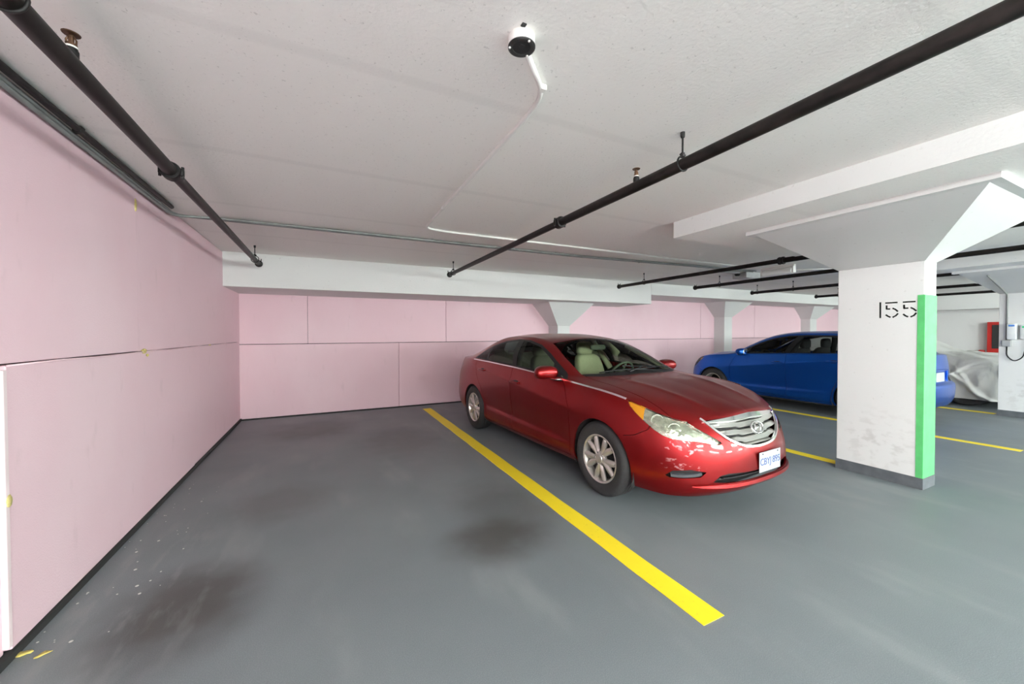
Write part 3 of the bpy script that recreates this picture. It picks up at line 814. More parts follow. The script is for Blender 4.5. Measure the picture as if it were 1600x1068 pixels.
class Body:
    """half of a car's skin that can be cut into panels and mirrored"""
    def __init__(s, T, remap=None, nc=6, nr=7):
        G, s.bi = loft(T, nc, nr)
        s.nc = nc
        s.fmap = remap or (lambda p: p)
        if remap:
            sh = G.shape
            G = np.array([remap(p) for p in G.reshape(-1, 3)]).reshape(sh)
        s.G = G
        bm = s.bm = bmesh.new()
        nC, nR = G.shape[:2]
        vs = [[bm.verts.new(G[c, r]) for r in range(nR)] for c in range(nC)]
        lay = bm.faces.layers.int.new('part'); band = bm.faces.layers.int.new('band')
        s.names = ['body_shell']
        for c in range(nC - 1):
            for r in range(nR - 1):
                try:
                    f = bm.faces.new((vs[c][r], vs[c][r + 1], vs[c + 1][r + 1], vs[c + 1][r]))
                    f[band] = 0 if r < s.bi else 1
                except ValueError: pass
        bmesh.ops.remove_doubles(bm, verts=bm.verts[:], dist=2e-4)
        bmesh.ops.dissolve_degenerate(bm, edges=bm.edges[:], dist=1e-4)
        bm.faces.ensure_lookup_table()
        # outward orientation: the side must face +y
        tot = sum(f.normal.y * f.calc_area() for f in bm.faces)
        bm.normal_update()
        tot = sum(f.normal.y * f.calc_area() for f in bm.faces)
        if tot < 0:
            bmesh.ops.reverse_faces(bm, faces=bm.faces[:]); bm.normal_update()
        nl = bm.verts.layers.float_vector.new('nrm')
        for v in bm.verts:
            n = v.normal.copy()
            if abs(v.co.y) < 1e-5: n.y = 0; v.co.y = 0
            v[nl] = n.normalized() if n.length > 1e-6 else Vector((0, 0, 1))
        s.part, s.band, s.nl = lay, band, nl
        V = [v.co.copy() for v in bm.verts]; bm.verts.index_update()
        F = [[v.index for v in f.verts] for f in bm.faces]
        b = len(V)
        s.bvh = BVHTree.FromPolygons(V + [Vector((v.x, -v.y, v.z)) for v in V], F + [[b + i for i in reversed(f)] for f in F])
    def pid(s, name):
        if name not in s.names: s.names.append(name)
        return s.names.index(name)
    def cut(s, name, pts, d, flt=None, band=None, convex=False):
        """knife a polygon (3D points, seen along d) out of the skin and give those faces to a part"""
        bm = s.bm; pid = s.pid(name)
        pts = [Vector(s.fmap(p)) for p in pts]
        d = Vector(d).normalized()
        a = Vector((0, 0, 1)) if abs(d.z) < .9 else Vector((1, 0, 0))
        u = d.cross(a).normalized(); v = d.cross(u)
        P2 = [(p.dot(u), p.dot(v)) for p in pts]
        x0, x1 = min(p[0] for p in P2), max(p[0] for p in P2); y0, y1 = min(p[1] for p in P2), max(p[1] for p in P2)
        cand = set()
        for f in bm.faces:
            if band is not None and f[s.band] != band: continue
            if f.normal.dot(d) < .02: continue
            c = f.calc_center_median()
            if flt and not flt(c, f.normal): continue
            fx = [w.co.dot(u) for w in f.verts]
            if max(fx) < x0 or min(fx) > x1: continue
            fy = [w.co.dot(v) for w in f.verts]
            if max(fy) < y0 or min(fy) > y1: continue
            cand.add(f)
        if convex: polys = [pts]
        else:
            polys = [[pts[i] for i in t] for t in tessellate_polygon([[Vector((q[0], q[1], 0)) for q in P2]])]
        for poly in polys:
            cen = sum(poly, Vector()) / len(poly)
            px = [p.dot(u) for p in poly]; py = [p.dot(v) for p in poly]
            cur = [f for f in cand if f.is_valid]
            cur = [f for f in cur if not (max(w.co.dot(u) for w in f.verts) < min(px) or min(w.co.dot(u) for w in f.verts) > max(px)
                                          or max(w.co.dot(v) for w in f.verts) < min(py) or min(w.co.dot(v) for w in f.verts) > max(py))]
            for i in range(len(poly)):
                p, q = poly[i], poly[(i + 1) % len(poly)]
                e = q - p
                if e.length < 1e-6: continue
                n = e.cross(d).normalized()
                if n.dot(cen - p) < 0: n = -n
                if not cur: break
                geom = list(cur) + list({e for f in cur for e in f.edges}) + list({w for f in cur for w in f.verts})
                res = bmesh.ops.bisect_plane(bm, geom=geom, dist=2e-5, plane_co=p, plane_no=n)
                fs = [g for g in res['geom'] if isinstance(g, bmesh.types.BMFace) and g.is_valid]
                cand.update(fs)
                cur = [f for f in fs if (f.calc_center_median() - p).dot(n) > 0]
            for f in cur: f[s.part] = pid
    def seam(s, pts, d, width=.006, flt=None, band=None):
        """a narrow open joint along a polyline"""
        d = Vector(d).normalized()
        P = [Vector(p) for p in pts]
        for i in range(len(P) - 1):
            e = (P[i + 1] - P[i]); e.normalize()
            n = e.cross(d).normalized() * width / 2
            s.cut('void', [P[i] - e * width * .4 - n, P[i + 1] + e * width * .4 - n, P[i + 1] + e * width * .4 + n, P[i] - e * width * .4 + n], d, flt, band, True)
    def ray(s, o, d):
        h = s.bvh.ray_cast(Vector(o), Vector(d))
        return (h[0], h[1]) if h[0] else (None, None)
    def front(s, y, z): return s.ray((3, y, z), (-1, 0, 0))
    def side(s, x, z, sg=1): return s.ray((x, 3 * sg, z), (0, -sg, 0))
    def top(s, x, y): return s.ray((x, y, 4), (0, 0, -1))
    def out(s, name, obj, m, parent, sides=(1, -1), thick=.012, off=0.0, sub=None, mat_fn=None):
        """mesh object of one cut part, on the given sides, with turned-in edges"""
        pid = s.names.index(name)
        faces = [f for f in s.bm.faces if f[s.part] == pid and (sub is None or sub(f.calc_center_median()))]
        if not faces: return None
        V, F, NL, I = [], [], [], []
        fs = set(faces)
        for sg in sides:
            idx = {}
            for f in faces:
                loop = list(f.verts) if sg > 0 else list(reversed(f.verts))
                ids = []
                for v in loop:
                    if v not in idx:
                        n = v[s.nl]
                        c = v.co + n * off
                        idx[v] = len(V); V.append((c.x, c.y * sg, c.z))
                    ids.append(idx[v])
                    n = v[s.nl]; NL.append((n.x, n.y * sg, n.z))
                F.append(ids); I.append(mat_fn(f.calc_center_median()) if mat_fn else 0)
            if thick:
                for f in faces:
                    for l in f.loops:
                        e = l.edge
                        if sum(1 for g in e.link_faces if g in fs) != 1: continue
                        a, b = l.vert, l.link_loop_next.vert
                        if abs(a.co.y) < 1e-5 and abs(b.co.y) < 1e-5: continue
                        na, nb = a[s.nl], b[s.nl]
                        q = [a.co + na * off, b.co + nb * off, b.co + nb * (off - thick), a.co + na * (off - thick)]
                        q = [Vector((p.x, p.y * sg, p.z)) for p in q]
                        nn = (q[3] - q[0]).cross(q[1] - q[0])
                        if nn.length < 1e-12: continue
                        nn.normalize()
                        bidx = len(V); V += q
                        if sg > 0: F.append([bidx, bidx + 3, bidx + 2, bidx + 1])
                        else:
                            F.append([bidx, bidx + 1, bidx + 2, bidx + 3]); nn = -nn
                        NL += [tuple(nn)] * 4; I.append(mat_fn(f.calc_center_median()) if mat_fn else 0)
        return mesh(obj, V, F, m, parent, True, I if mat_fn else None, NL)

def ribbon(body, pts, nrm, width, lift, thick=.006, taper=None):
    """flat strip that follows 3D points; width lies across the path, proud of the surface by lift"""
    V, F = [], []
    P = [Vector(p) for p in pts]; N = [Vector(n) for n in nrm]
    m = len(P)
    for i in range(m):
        t = (P[min(i + 1, m - 1)] - P[max(i - 1, 0)]).normalized()
        b = N[i].cross(t).normalized() * (width * (taper[i] if taper else 1)) / 2
        V += [P[i] - b + N[i] * (lift - thick), P[i] - b * .7 + N[i] * lift, P[i] + b * .7 + N[i] * lift, P[i] + b + N[i] * (lift - thick)]
    for i in range(m - 1):
        a, c = i * 4, i * 4 + 4
        F += [(a, a + 1, c + 1, c), (a + 1, a + 2, c + 2, c + 1), (a + 2, a + 3, c + 3, c + 2), (a + 3, a, c, c + 3)]
    F += [(0, 3, 2, 1), (4 * m - 4, 4 * m - 3, 4 * m - 2, 4 * m - 1)]
    return V, F

def wheel_meshes(R=.335, W=.215, rim_r=.216, mats=None):
    """returns dict name -> list of Geo parts; axle along y, outer face towards +y"""
    tyre = Geo()
    h = W / 2
    prof = [(rim_r - .012, -h + .02), (rim_r + .01, -h + .006), (rim_r + .05, -h - .004), (R - .03, -h + .004), (R - .010, -h + .022), (R - .001, -h + .045)]
    for yy in (-.045, -.015, .015, .045):
        prof += [(R, yy - .010), (R, yy + .006), (R - .008, yy + .008), (R - .008, yy + .013)]
    prof += [(R - .001, h - .045), (R - .010, h - .022), (R - .03, h - .004), (R - .045, h + .001), (rim_r + .05, h + .004), (rim_r + .012, h - .002), (rim_r - .004, h - .012), (rim_r - .012, h - .03)]
    tyre.lathe(prof, 64, axis='y', caps=False)
    rim = Geo().lathe([(rim_r - .014, -h + .02), (rim_r - .03, 0), (rim_r - .03, h - .05), (rim_r - .022, h - .03), (rim_r - .016, h - .012), (rim_r - .004, h - .006), (rim_r + .004, h - .010), (rim_r + .004, h - .02)], 56, axis='y', caps=False)
    back = Geo().lathe([(.02, h - .075), (rim_r - .03, h - .07), (rim_r - .03, h - .08), (.02, h - .09)], 40, axis='y', caps=True)
    spokes = []
    for k in range(10):
        pair, s = divmod(k, 2)
        a0 = 2 * math.pi * pair / 5 + (.20 if s else -.20) + .31
        g = Geo(); V, F = [], []
        rs = [.045, .075, .11, .145, .175, rim_r - .020]
        for i, rr in enumerate(rs):
            t = i / (len(rs) - 1)
            aw = (.016 + .012 * math.sin(math.pi * t * .9)) / 1.0
            tw = a0 + (.10 if s else -.10) * (t ** 1.5) * 1.1
            yv = h - .004 - .012 * (1 - t) - .010 * t * t
            er, et = Vector((math.cos(tw), 0, -math.sin(tw))), Vector((-math.sin(tw), 0, -math.cos(tw)))
            for q, dy in ((-1.0, -.024), (-1.0, -.010), (-.25, .003), (.25, .003), (1.0, -.010), (1.0, -.024)):
                p = er * rr + et * aw * q
                V.append((p.x, yv + dy, p.z))
        for i in range(len(rs) - 1):
            for q in range(5):
                F.append((i * 6 + q, i * 6 + q + 1, i * 6 + q + 7, i * 6 + q + 6))
        g.add(V, F); spokes.append(g)
    hub = Geo().lathe([(.070, h - .045), (.068, h - .024), (.058, h - .016), (.040, h - .012), (.036, h - .006), (.02, h - .003)], 32, axis='y')
    nuts = []
    for k in range(5):
        a = 2 * math.pi * k / 5
        nuts.append(Geo().lathe([(.011, h - .03), (.011, h - .012), (.007, h - .008)], 6, (.055 * math.cos(a), 0, .055 * math.sin(a)), 'y'))
    return tyre, rim, back, spokes, hub, nuts

def car(name, label, T, loc, rz, M_, remap=None, detail=True):
    root = empty(name, loc, rz)
    tag(root, label, 'car')
    B = Body(T, remap)
    fm = B.fmap
    FX, RX = fm((0, 0, 0))[0], fm((-2.795, 0, 0))[0]
    S = (0, 1, 0)
    low, cap = 0, 1
    side_f = lambda c, n: n.y > .15
    # --- front bumper, doors, bonnet
    B.cut('front_bumper', [(.33, 1, .05), (.35, 1, .60), (.50, 1, .70), (.50, 1, .99), (1.3, 1, .99), (1.3, 1, .05)], S, None, low)
    # the nose faces forward, so take the rest of it by looking at it from the front
    B.cut('front_bumper', [(1, -.1, .05), (1, -.1, 1.0), (1, .80, 1.0), (1, .80, .05)], (1, 0, 0), lambda c, n: c.x > fm((.50, 0, 0))[0], low)
    B.cut('rear_bumper', [(-1, -.1, .05), (-1, -.1, .60), (-1, .95, .60), (-1, .95, .05)], (-1, 0, 0), lambda c, n: c.x < fm((-3.25, 0, 0))[0], low)
    B.cut('rear_bumper', [(-3.26, 1, .05), (-3.26, 1, .60), (-4.2, 1, .60), (-4.2, 1, .05)], S, None, low)
    fd_ = [(-.43, 1, .245), (-.425, 1, .73), (-.53, 1, .93), (-.62, 1, 1.012), (-1.61, 1, 1.058), (-1.62, 1, .245)]
    rd_ = [(-1.62, 1, .245), (-1.61, 1, 1.058), (-2.74, 1, 1.09), (-2.66, 1, .86), (-2.50, 1, .66), (-2.40, 1, .45), (-2.37, 1, .245)]
    B.cut('front_door', fd_, S, side_f); B.cut('rear_door', rd_, S, side_f)
    hood = [(-.25, -.1, 0), (-.25, .0, 0), (-.26, .3, 0), (-.33, .53, 0), (-.42, .685, 0), (-.08, .695, 0), (.15, .715, 0), (.31, .705, 0), (.45, .70, 0), (.60, .69, 0), (.72, .64, 0), (1.0, .5, 0), (1.1, -.1, 0)]
    B.cut('bonnet', hood, (0, 0, 1), lambda c, n: c.x > fm((-.5, 0, 0))[0], cap)
    B.cut('cowl', [(-.25, -.1, 0), (-.25, 0, 0), (-.26, .3, 0), (-.33, .53, 0), (-.42, .685, 0), (-.475, .70, 0), (-.42, .55, 0), (-.365, .3, 0), (-.35, 0, 0), (-.35, -.1, 0)], (0, 0, 1), None, cap)
    ws = [(-.35, -.1, 0), (-.35, 0, 0), (-.365, .3, 0), (-.42, .55, 0), (-.475, .692, 0), (-.80, .655, 0), (-1.14, .578, 0), (-1.11, .30, 0), (-1.10, 0, 0), (-1.10, -.1, 0)]
    B.cut('windscreen', ws, (0, 0, 1), lambda c, n: c.x > fm((-1.5, 0, 0))[0], cap)
    rw = [(-2.66, -.1, 0), (-2.66, 0, 0), (-2.66, .3, 0), (-2.68, .49, 0), (-3.0, .55, 0), (-3.33, .56, 0), (-3.40, .3, 0), (-3.42, 0, 0), (-3.42, -.1, 0)]
    if remap: rw = [(-3.06, -.1, 0), (-3.06, .52, 0), (-3.46, .57, 0), (-3.50, -.1, 0)]
    B.cut('rear_window', rw, (0, 0, 1), lambda c, n: c.x < fm((-2.4, 0, 0))[0], cap)
    # --- side windows
    trim = [(-.52, 1, .997), (-.62, 1, 1.055), (-.79, 1, 1.135), (-1.0, 1, 1.232), (-1.26, 1, 1.326), (-1.55, 1, 1.376), (-1.86, 1, 1.384), (-2.2, 1, 1.357), (-2.52, 1, 1.282), (-2.72, 1, 1.185), (-2.87, 1, 1.088), (-2.3, 1, 1.071), (-1.6, 1, 1.048), (-1.0, 1, 1.02)]
    gf = [(-.80, 1, 1.030), (-.86, 1, 1.135), (-1.02, 1, 1.207), (-1.26, 1, 1.300), (-1.55, 1, 1.353), (-1.70, 1, 1.362), (-1.56, 1, 1.062)]
    gr = [(-1.66, 1, 1.064), (-1.83, 1, 1.364), (-2.19, 1, 1.335), (-2.47, 1, 1.266), (-2.40, 1, 1.088)]
    gq = [(-2.45, 1, 1.090), (-2.52, 1, 1.250), (-2.70, 1, 1.165), (-2.80, 1, 1.096)]
    if remap:
        trim = [(-.52, 1, .997), (-.62, 1, 1.055), (-.79, 1, 1.135), (-1.0, 1, 1.232), (-1.26, 1, 1.326), (-1.55, 1, 1.376), (-1.86, 1, 1.390), (-2.3, 1, 1.385), (-2.75, 1, 1.345), (-2.95, 1, 1.28), (-3.05, 1, 1.10), (-2.3, 1, 1.071), (-1.6, 1, 1.048), (-1.0, 1, 1.02)]
        gr = [(-1.66, 1, 1.064), (-1.83, 1, 1.364), (-2.25, 1, 1.362), (-2.52, 1, 1.335), (-2.48, 1, 1.09)]
        gq = [(-2.54, 1, 1.092), (-2.58, 1, 1.33), (-2.75, 1, 1.305), (-2.95, 1, 1.12)]
    B.cut('window_trim', trim, S, side_f, cap)
    B.cut('front_glass', gf, S, side_f, cap); B.cut('rear_glass', gr, S, side_f, cap); B.cut('quarter_glass', gq, S, side_f, cap)
    # --- wheel arches
    for ax, rr in ((0, .362), (-2.795, .357)):
        a = fm((ax, 0, 0))[0]
        n = 30
        sv = B.fmap; B.fmap = lambda p: p
        B.cut('void', [(a + rr * math.cos(2 * math.pi * k / n), 1, .335 + rr * math.sin(2 * math.pi * k / n)) for k in range(n)], S, lambda c, n_: c.y > .4, None, True)
        B.fmap = sv
    # --- lamps, grille, openings
    D1 = (.75, .66, 0)
    hl = [(.281, .832, .93), (.442, .769, .92), (.577, .699, .90), (.70, .625, .80), (.700, .604, .762), (.765, .545, .715), (.831, .450, .650), (.853, .408, .619), (.845, .445, .606),
          (.782, .580, .636), (.697, .697, .645), (.644, .744, .650), (.596, .775, .669), (.537, .802, .703), (.447, .828, .767), (.368, .840, .824), (.318, .840, .866)]
    B.cut('headlight', hl, D1, lambda c, n: c.x > fm((.1, 0, 0))[0], low)
    FR = (1, 0, 0)
    nose = lambda c, n: c.x > fm((.45, 0, 0))[0] and n.x > .05
    gl = [(1, -.1, .90), (1, .30, .90), (1, .46, .90), (1, .505, .795), (1, .475, .755), (1, .425, .700), (1, .345, .638), (1, .25, .594), (1, .17, .572), (1, 0, .562), (1, -.1, .562)]
    B.cut('grille', gl, FR, nose, low)
    it = [(1, -.1, .388), (1, .13, .388), (1, .25, .391), (1, .40, .398), (1, .475, .384), (1, .53, .338), (1, .43, .328), (1, .24, .325), (1, -.1, .322)]
    B.cut('intake', it, FR, nose, low)
    fg = [(.622, .78, .366), (.67, .754, .412), (.77, .665, .432), (.832, .573, .415), (.812, .61, .378), (.73, .705, .361), (.651, .761, .354)]
    B.cut('fog', fg, (.8, .6, 0), nose, low)
    tl = [(-3.36, 1, .93), (-3.50, 1, .985), (-3.70, 1, .985), (-3.95, 1, .95), (-3.95, 1, .82), (-3.60, 1, .835)]
    if remap: tl = [(-3.30, 1, 1.05), (-3.9, 1, 1.05), (-3.95, 1, .92), (-3.45, 1, .92)]
    B.cut('tail_lamp', tl, S, (lambda c, n: c.x < fm((-3.2, 0, 0))[0]) if not remap else (lambda c, n: c.x < fm((-3.2, 0, 0))[0] and n.y > .75), low)
    if not remap: B.cut('tail_lamp', [(-1, .42, tl[-2][2]), (-1, .40, .96), (-1, .85, .985), (-1, .85, .83)], (-1, 0, 0), lambda c, n: c.x < fm((-3.55, 0, 0))[0], low)
    # --- open joints between the panels
    g = .006
    B.seam([fm(p) for p in fd_[:4]] + [fm((-.66, 1, 1.02))], S, g, side_f) if not remap else None
    sv = B.fmap; B.fmap = lambda p: p
    if remap: B.seam([fm(p) for p in fd_[:4]], S, g, side_f)
    B.seam([fm((-1.62, 1, .245)), fm((-1.61, 1, 1.056))], S, g, side_f)
    B.seam([fm(p) for p in rd_[2:]], S, g, side_f)
    B.seam([fm((-.43, 1, .245)), fm((-2.37, 1, .245))], S, g, side_f)
    B.seam([fm(p) for p in ((.30, 1, .615), (.40, 1, .64), (.50, 1, .70), (.50, 1, .73))], S, g * .7, side_f, low)
    B.seam([fm(p) for p in hood[4:11]], (0, 0, 1), g, None, cap)
    B.seam([fm((-3.25, 1, .60)), fm((-3.75, 1, .60))], S, g * .7, side_f, low)
    B.fmap = sv
    # --- build the panels
    paint, black, chrome, clear = M_['paint'], M_BLACK, M_['chrome'], M_['glass']
    B.out('body_shell', 'body_shell', paint, root)
    B.out('front_bumper', 'front_bumper', M_.get('bumper', paint), root)
    B.out('rear_bumper', 'rear_bumper', paint, root)
    B.out('bonnet', 'bonnet', paint, root)
    B.out('cowl', 'cowl', black, root)
    B.out('windscreen', 'windscreen', M_['screen'], root, thick=.004)
    B.out('rear_window', 'rear_window', M_['rear_glass'], root, thick=.004)
    sg_name = {1: 'left', -1: 'right'}
    for sg in (1, -1):
        for nm, hs in (('front_door', (-1.46, .868)), ('rear_door', (-2.43, .938))):
            d = B.out(nm, 'door', paint, root, (sg,))
            gl_ = B.out(nm.replace('door', 'glass'), 'window_pane', clear, d, (sg,), .004)
            hx, _, hz = fm((hs[0], 0, hs[1]))
            p, n = B.side(hx, hz, sg)
            if p:
                h = Geo().blob((p.x, p.y + sg * .028, p.z), (.105, .012, .013), (.5, .6), (8, 20))
                for q in (-.075, .075): h.blob((p.x + q, p.y + sg * .008, p.z), (.022, .026, .012), (.6, .7), (8, 12))
                h.build('door_handle', paint, d, True)
                Geo().blob((p.x, p.y - sg * .004, p.z), (.062, .009, .024), (.7, .8), (8, 16)).build('handle_recess', M_DARK, d, True)
        B.out('window_trim', 'window_trim', black, root, (sg,), .010)
        B.out('quarter_glass', 'quarter_pane', clear, root, (sg,), .004)
        tlo = B.out('tail_lamp', 'tail_lamp', M_['tail'], root, (sg,), .01)
        hlo = B.out('headlight', 'headlight', M_['lens'], root, (sg,), .02)
        am = lambda c: 1 if c.x < fm((.44, 0, 0))[0] else 0
        if hlo:
            B.out('headlight', 'reflector', [M_['reflector'], M_['amber']], hlo, (sg,), .02, -.022, None, am)
            if detail:
                for (x, y, z, rr) in ((.535, .760, .770, .044), (.640, .690, .710, .046), (.735, .590, .680, .024)):
                    q = Geo().lathe([(.004, -.030), (rr * .45, -.026), (rr * .8, -.014), (rr, .004), (rr * 1.08, .004), (rr * 1.08, -.03)], 24, axis='x', caps=False)
                    q.blob((-.012, 0, 0), (.012, rr * .38, rr * .38), (1, 1), (8, 14))
                    an = sg * math.radians(38); ca, sa = math.cos(an), math.sin(an)
                    bx, by = x - .012, sg * (y - .012)
                    q.V = [(bx + a * ca - b * sa, by + a * sa + b * ca, z + c) for a, b, c in q.V]
                    q.build('lamp_bowl', M_['bulb'], hlo, 'auto')
        fo = B.out('fog', 'fog_recess', M_DARK, root, (sg,), .04, -.035)
        if detail:
            V, F = ribbon(B, [Vector((x, y * sg, z)) for x, y, z in ((.655, .752, .372), (.70, .724, .374), (.745, .688, .380), (.785, .640, .390), (.812, .600, .402))],
                          [Vector((.8, .6 * sg, -.1))] * 5, .030, .004, .02)
            mesh('fog_trim', V, F, mat('grey_fog_trim', (0.06, 0.062, 0.07), .5), root, 'auto')
        # chrome waist strip
        cols = [c for c in range(len(B.G)) if fm((-2.86, 0, 0))[0] < B.G[c, B.bi, 0] < fm((.285, 0, 0))[0]]
        P = [Vector((B.G[c, B.bi, 0], B.G[c, B.bi, 1] * sg, B.G[c, B.bi, 2])) for c in cols]
        N = [Vector((0, sg * .95, .32)).normalized()] * len(P)
        if detail:
            V, F = ribbon(B, P, N, .020, .005, .008)
            mesh('waist_strip', V, F, chrome, root, 'auto')
        # door mirror
        mx, my, mz = fm((-.77, .955, 1.043))
        wp = (lambda p: (p[0] + p[1] * p[1] * 2.2, p[1], p[2] + (.012 if p[2] < 0 else 0) * 1.0))
        h = Geo().blob((mx, my * sg, mz), (.075, .135, .078), (.75, .7), (16, 28), warp=wp).build('door_mirror', paint, root, True)
        Geo().blob((mx - .038, (my - .01) * sg, mz + .002), (.034, .085, .058), (.5, .6), (10, 20)).build('mirror_glass', M_['mirror'], h, True)
        Geo().blob((mx + .09, (my - .115) * sg, mz - .062), (.09, .06, .016), (.6, .6), (8, 14)).build('mirror_stalk', black, h, True)
        Geo().blob((mx + .100, (my - .085) * sg, mz - .056), (.075, .05, .009), (.7, .6), (8, 14)).build('mirror_trim', chrome, h, True)
    # grille
    if detail:
        gr_o = B.out('grille', 'grille', M_DARK, root, (1, -1), .05, -.05)
        def bar(z0, half, hgt, out_off, nm='grille_bar'):
            V, F = [], []
            n = 40
            for i in range(n + 1):
                y = -half + 2 * half * i / n
                k = abs(y) / half
                st = .010 / (1 + math.exp(-(abs(y) - .19) * 160))
                z = z0 + st
                p, nn = B.front(y, min(z, .79))
                if p is None: continue
                q, n2 = B.front(y, min(z, .79) - .03)
                hh = hgt * (1 - .45 * k ** 4)
                for dz, dx in ((hh * .5, -.036), (hh * .42, -.022), (-hh * .30, .0), (-hh * .5, -.004), (-hh * .5, -.03)):
                    V.append((p.x + dx + out_off, y, z + dz))
            m = len(V) // 5
            for i in range(m - 1):
                for j in range(5):
                    a, b = i * 5 + j, i * 5 + (j + 1) % 5
                    F.append((a, b, b + 5, a + 5))
            F += [(0, 1, 2, 3, 4), tuple(5 * (m - 1) + j for j in (4, 3, 2, 1, 0))]
            return mesh(nm, V, F, M_['satin'], gr_o, 'auto')
        bar(.728, .455, .040, -.004); bar(.673, .395, .040, -.004); bar(.620, .310, .038, -.004); bar(.586, .19, .016, -.006)
        P, N = [], []
        us = [(-.505, .792)] + [(-y, z) for y, z in ((.475, .757), (.425, .702), (.345, .640), (.25, .596), (.17, .575), (.08, .566))] + [(0, .563)]
        us = us + [(-y, z) for y, z in reversed(us[:-1])]
        us = spline(np.array(us), 4)
        for y, z in us:
            p, nn = B.front(y, z)
            if p: P.append(p); N.append(nn)
        V, F = ribbon(B, P, N, .024, .010, .016)
        mesh('grille_frame', V, F, chrome, root, 'auto')
        P, N, tp = [], [], []
        bl = [Vector(B.G[c, B.bi]) for c in range(len(B.G)) if B.G[c, B.bi, 1] <= .53 and B.G[c, B.bi, 0] > .4]
        bl = [Vector((p.x, -p.y, p.z)) for p in reversed(bl[1:])] + bl
        for p in bl:
            P.append(p + Vector((.004, 0, -.016))); N.append(Vector((.82, p.y * .5, .52)).normalized()); tp.append(max(.08, 1 - (abs(p.y) / .53) ** 2.2))
        V, F = ribbon(B, P, N, .056, .012, .02, tp)
        mesh('grille_top_bar', V, F, chrome, root, 'auto')
        # badge: a slanted H in an oval
        p, nn = B.front(0, .70)
        bc = p + Vector((.022, 0, 0)); tilt = math.atan2(nn.z, nn.x)
        ex, ez = Vector((0, 1, 0)), Vector((-math.sin(tilt), 0, math.cos(tilt)))
        en = ex.cross(ez)
        if en.x < 0: en = -en
        pts = [bc + ex * (.080 * math.cos(t)) + ez * (.046 * math.sin(t)) for t in [2 * math.pi * k / 40 for k in range(40)]]
        bd = Geo().tube(pts, .0085, 8, closed=True).build('badge', chrome, root, True)
        g = Geo()
        def stroke(a, b, wd):
            a = bc + ex * a[0] + ez * a[1]; b = bc + ex * b[0] + ez * b[1]
            g.tube([a, (a + b) / 2 + en * .004, b], wd, 8)
        # seen from the front the letter leans to the viewer's right (towards +y)
        stroke((-.046, -.028), (-.018, .036), .0085); stroke((.018, -.036), (.046, .028), .0085)
        stroke((-.030, -.008), (.030, .008), .0075)
        g.build('badge_letter', chrome, bd, True)
        # intake, number plate, lower lip
        io = B.out('intake', 'lower_intake', M_DARK, root, (1, -1), .08, -.07)
        P, N = [], []
        for i in range(31):
            y = -.42 + .84 * i / 30
            p, nn = B.front(y, .352)
            P.append(p + Vector((-.03, 0, 0))); N.append(Vector((1, 0, 0)))
        V, F = ribbon(B, P, N, .012, .0, .02); mesh('intake_slat', V, F, black, io)
        P, N, tp = [], [], []
        for i in range(49):
            y = -.66 + 1.32 * i / 48
            p, nn = B.front(y, .305)
            if p is None: continue
            P.append(p); N.append(Vector((nn.x, nn.y, .25)).normalized()); tp.append(max(.25, 1 - (abs(y) / .68) ** 6))
        V, F = ribbon(B, P, N, .036, .022, .03, tp); mesh('bumper_lip', V, F, paint, root, 'auto')
        px = max(B.front(.07 + dy, .44 + dz)[0].x for dy in (-.15, 0, .15) for dz in (-.07, 0, .07)) + .006
        pl = Geo().bevbox(px, px + .004, -.085, .225, .36, .518, .0018).build('number_plate', mat('plate_white', (0.38, 0.42, 0.46), .4, scale=60, var=.05), root)
        tc = bpy.data.curves.new('plate_text', 'FONT'); tc.body = 'CBYJ 895'; tc.size = .078; tc.align_x = 'CENTER'; tc.align_y = 'CENTER'; tc.extrude = .0006; tc.space_character = .95
        to = bpy.data.objects.new('plate_text', tc); COL.objects.link(to)
        dg = bpy.context.evaluated_depsgraph_get()
        me = bpy.data.meshes.new_from_object(to.evaluated_get(dg)); bpy.data.objects.remove(to)
        me.materials.clear(); me.materials.append(mat('plate_blue_ink', (0.03, 0.05, 0.22), .5))
        xs_ = [v.co.x for v in me.vertices]; k = .285 / (max(xs_) - min(xs_))
        for v in me.vertices:
            v.co = Vector((px + .0044 + v.co.z, .07 + v.co.x * k, .438 + v.co.y))
        link(bpy.data.objects.new('plate_text', me), pl)
        g = Geo()
        for y in (-.04, .18): g.lathe([(.006, px + .003), (.005, px + .007)], 10, (0, y, .503), 'x')
        g.build('plate_bolt', M_IRON, pl)
        # wipers
        for (a, b, c) in (((-.31, -.18, 1.052), (-.39, .10, 1.068), (-.43, .56, 1.062)), ((-.29, .30, 1.048), (-.35, -.10, 1.066), (-.40, -.52, 1.062))):
            pts = []
            for q in (a, b, c):
                p, nn = B.top(q[0], q[1]); pts.append(p + nn * .018)
            w_ = Geo().tube(pts[:2], [.009, .006], 8).build('wiper', black, root, True)
            Geo().tube([pts[1] + (pts[2] - pts[1]) * (t) + Vector((0, 0, .006 * math.sin(math.pi * t))) for t in (-.75, -.4, 0, .4, .75, 1)], .0065, 6).build('wiper_blade', black, w_, True)
    else:
        B.out('grille', 'grille', M_DARK, root, (1, -1), .03, -.03)
        B.out('intake', 'lower_intake', M_DARK, root, (1, -1), .05, -.04)
    # number plate at the back
    q = B.ray((-6, .05, .745), (1, 0, 0))[0]
    Geo().bevbox(q.x - .012, q.x - .004, -.155, .155, q.z - .078, q.z + .078, .002).build('rear_plate', mat('rear_plate_white', (0.44, 0.48, 0.52), .4), root)
    if remap:
        g = Geo()
        for x0_, x1_, z0_, z1_ in ((-.30, .30, .10, .125), (-.30, .30, -.125, -.10), (-.30, -.27, -.10, .10), (.27, .30, -.10, .10)):
            g.bevbox(q.x - .014, q.x + .03, x0_, x1_, q.z + z0_, q.z + z1_, .006)
        g.build('plate_surround', paint, root)
    # --- what is inside: dark liner, wheel housings, floor
    G = B.G
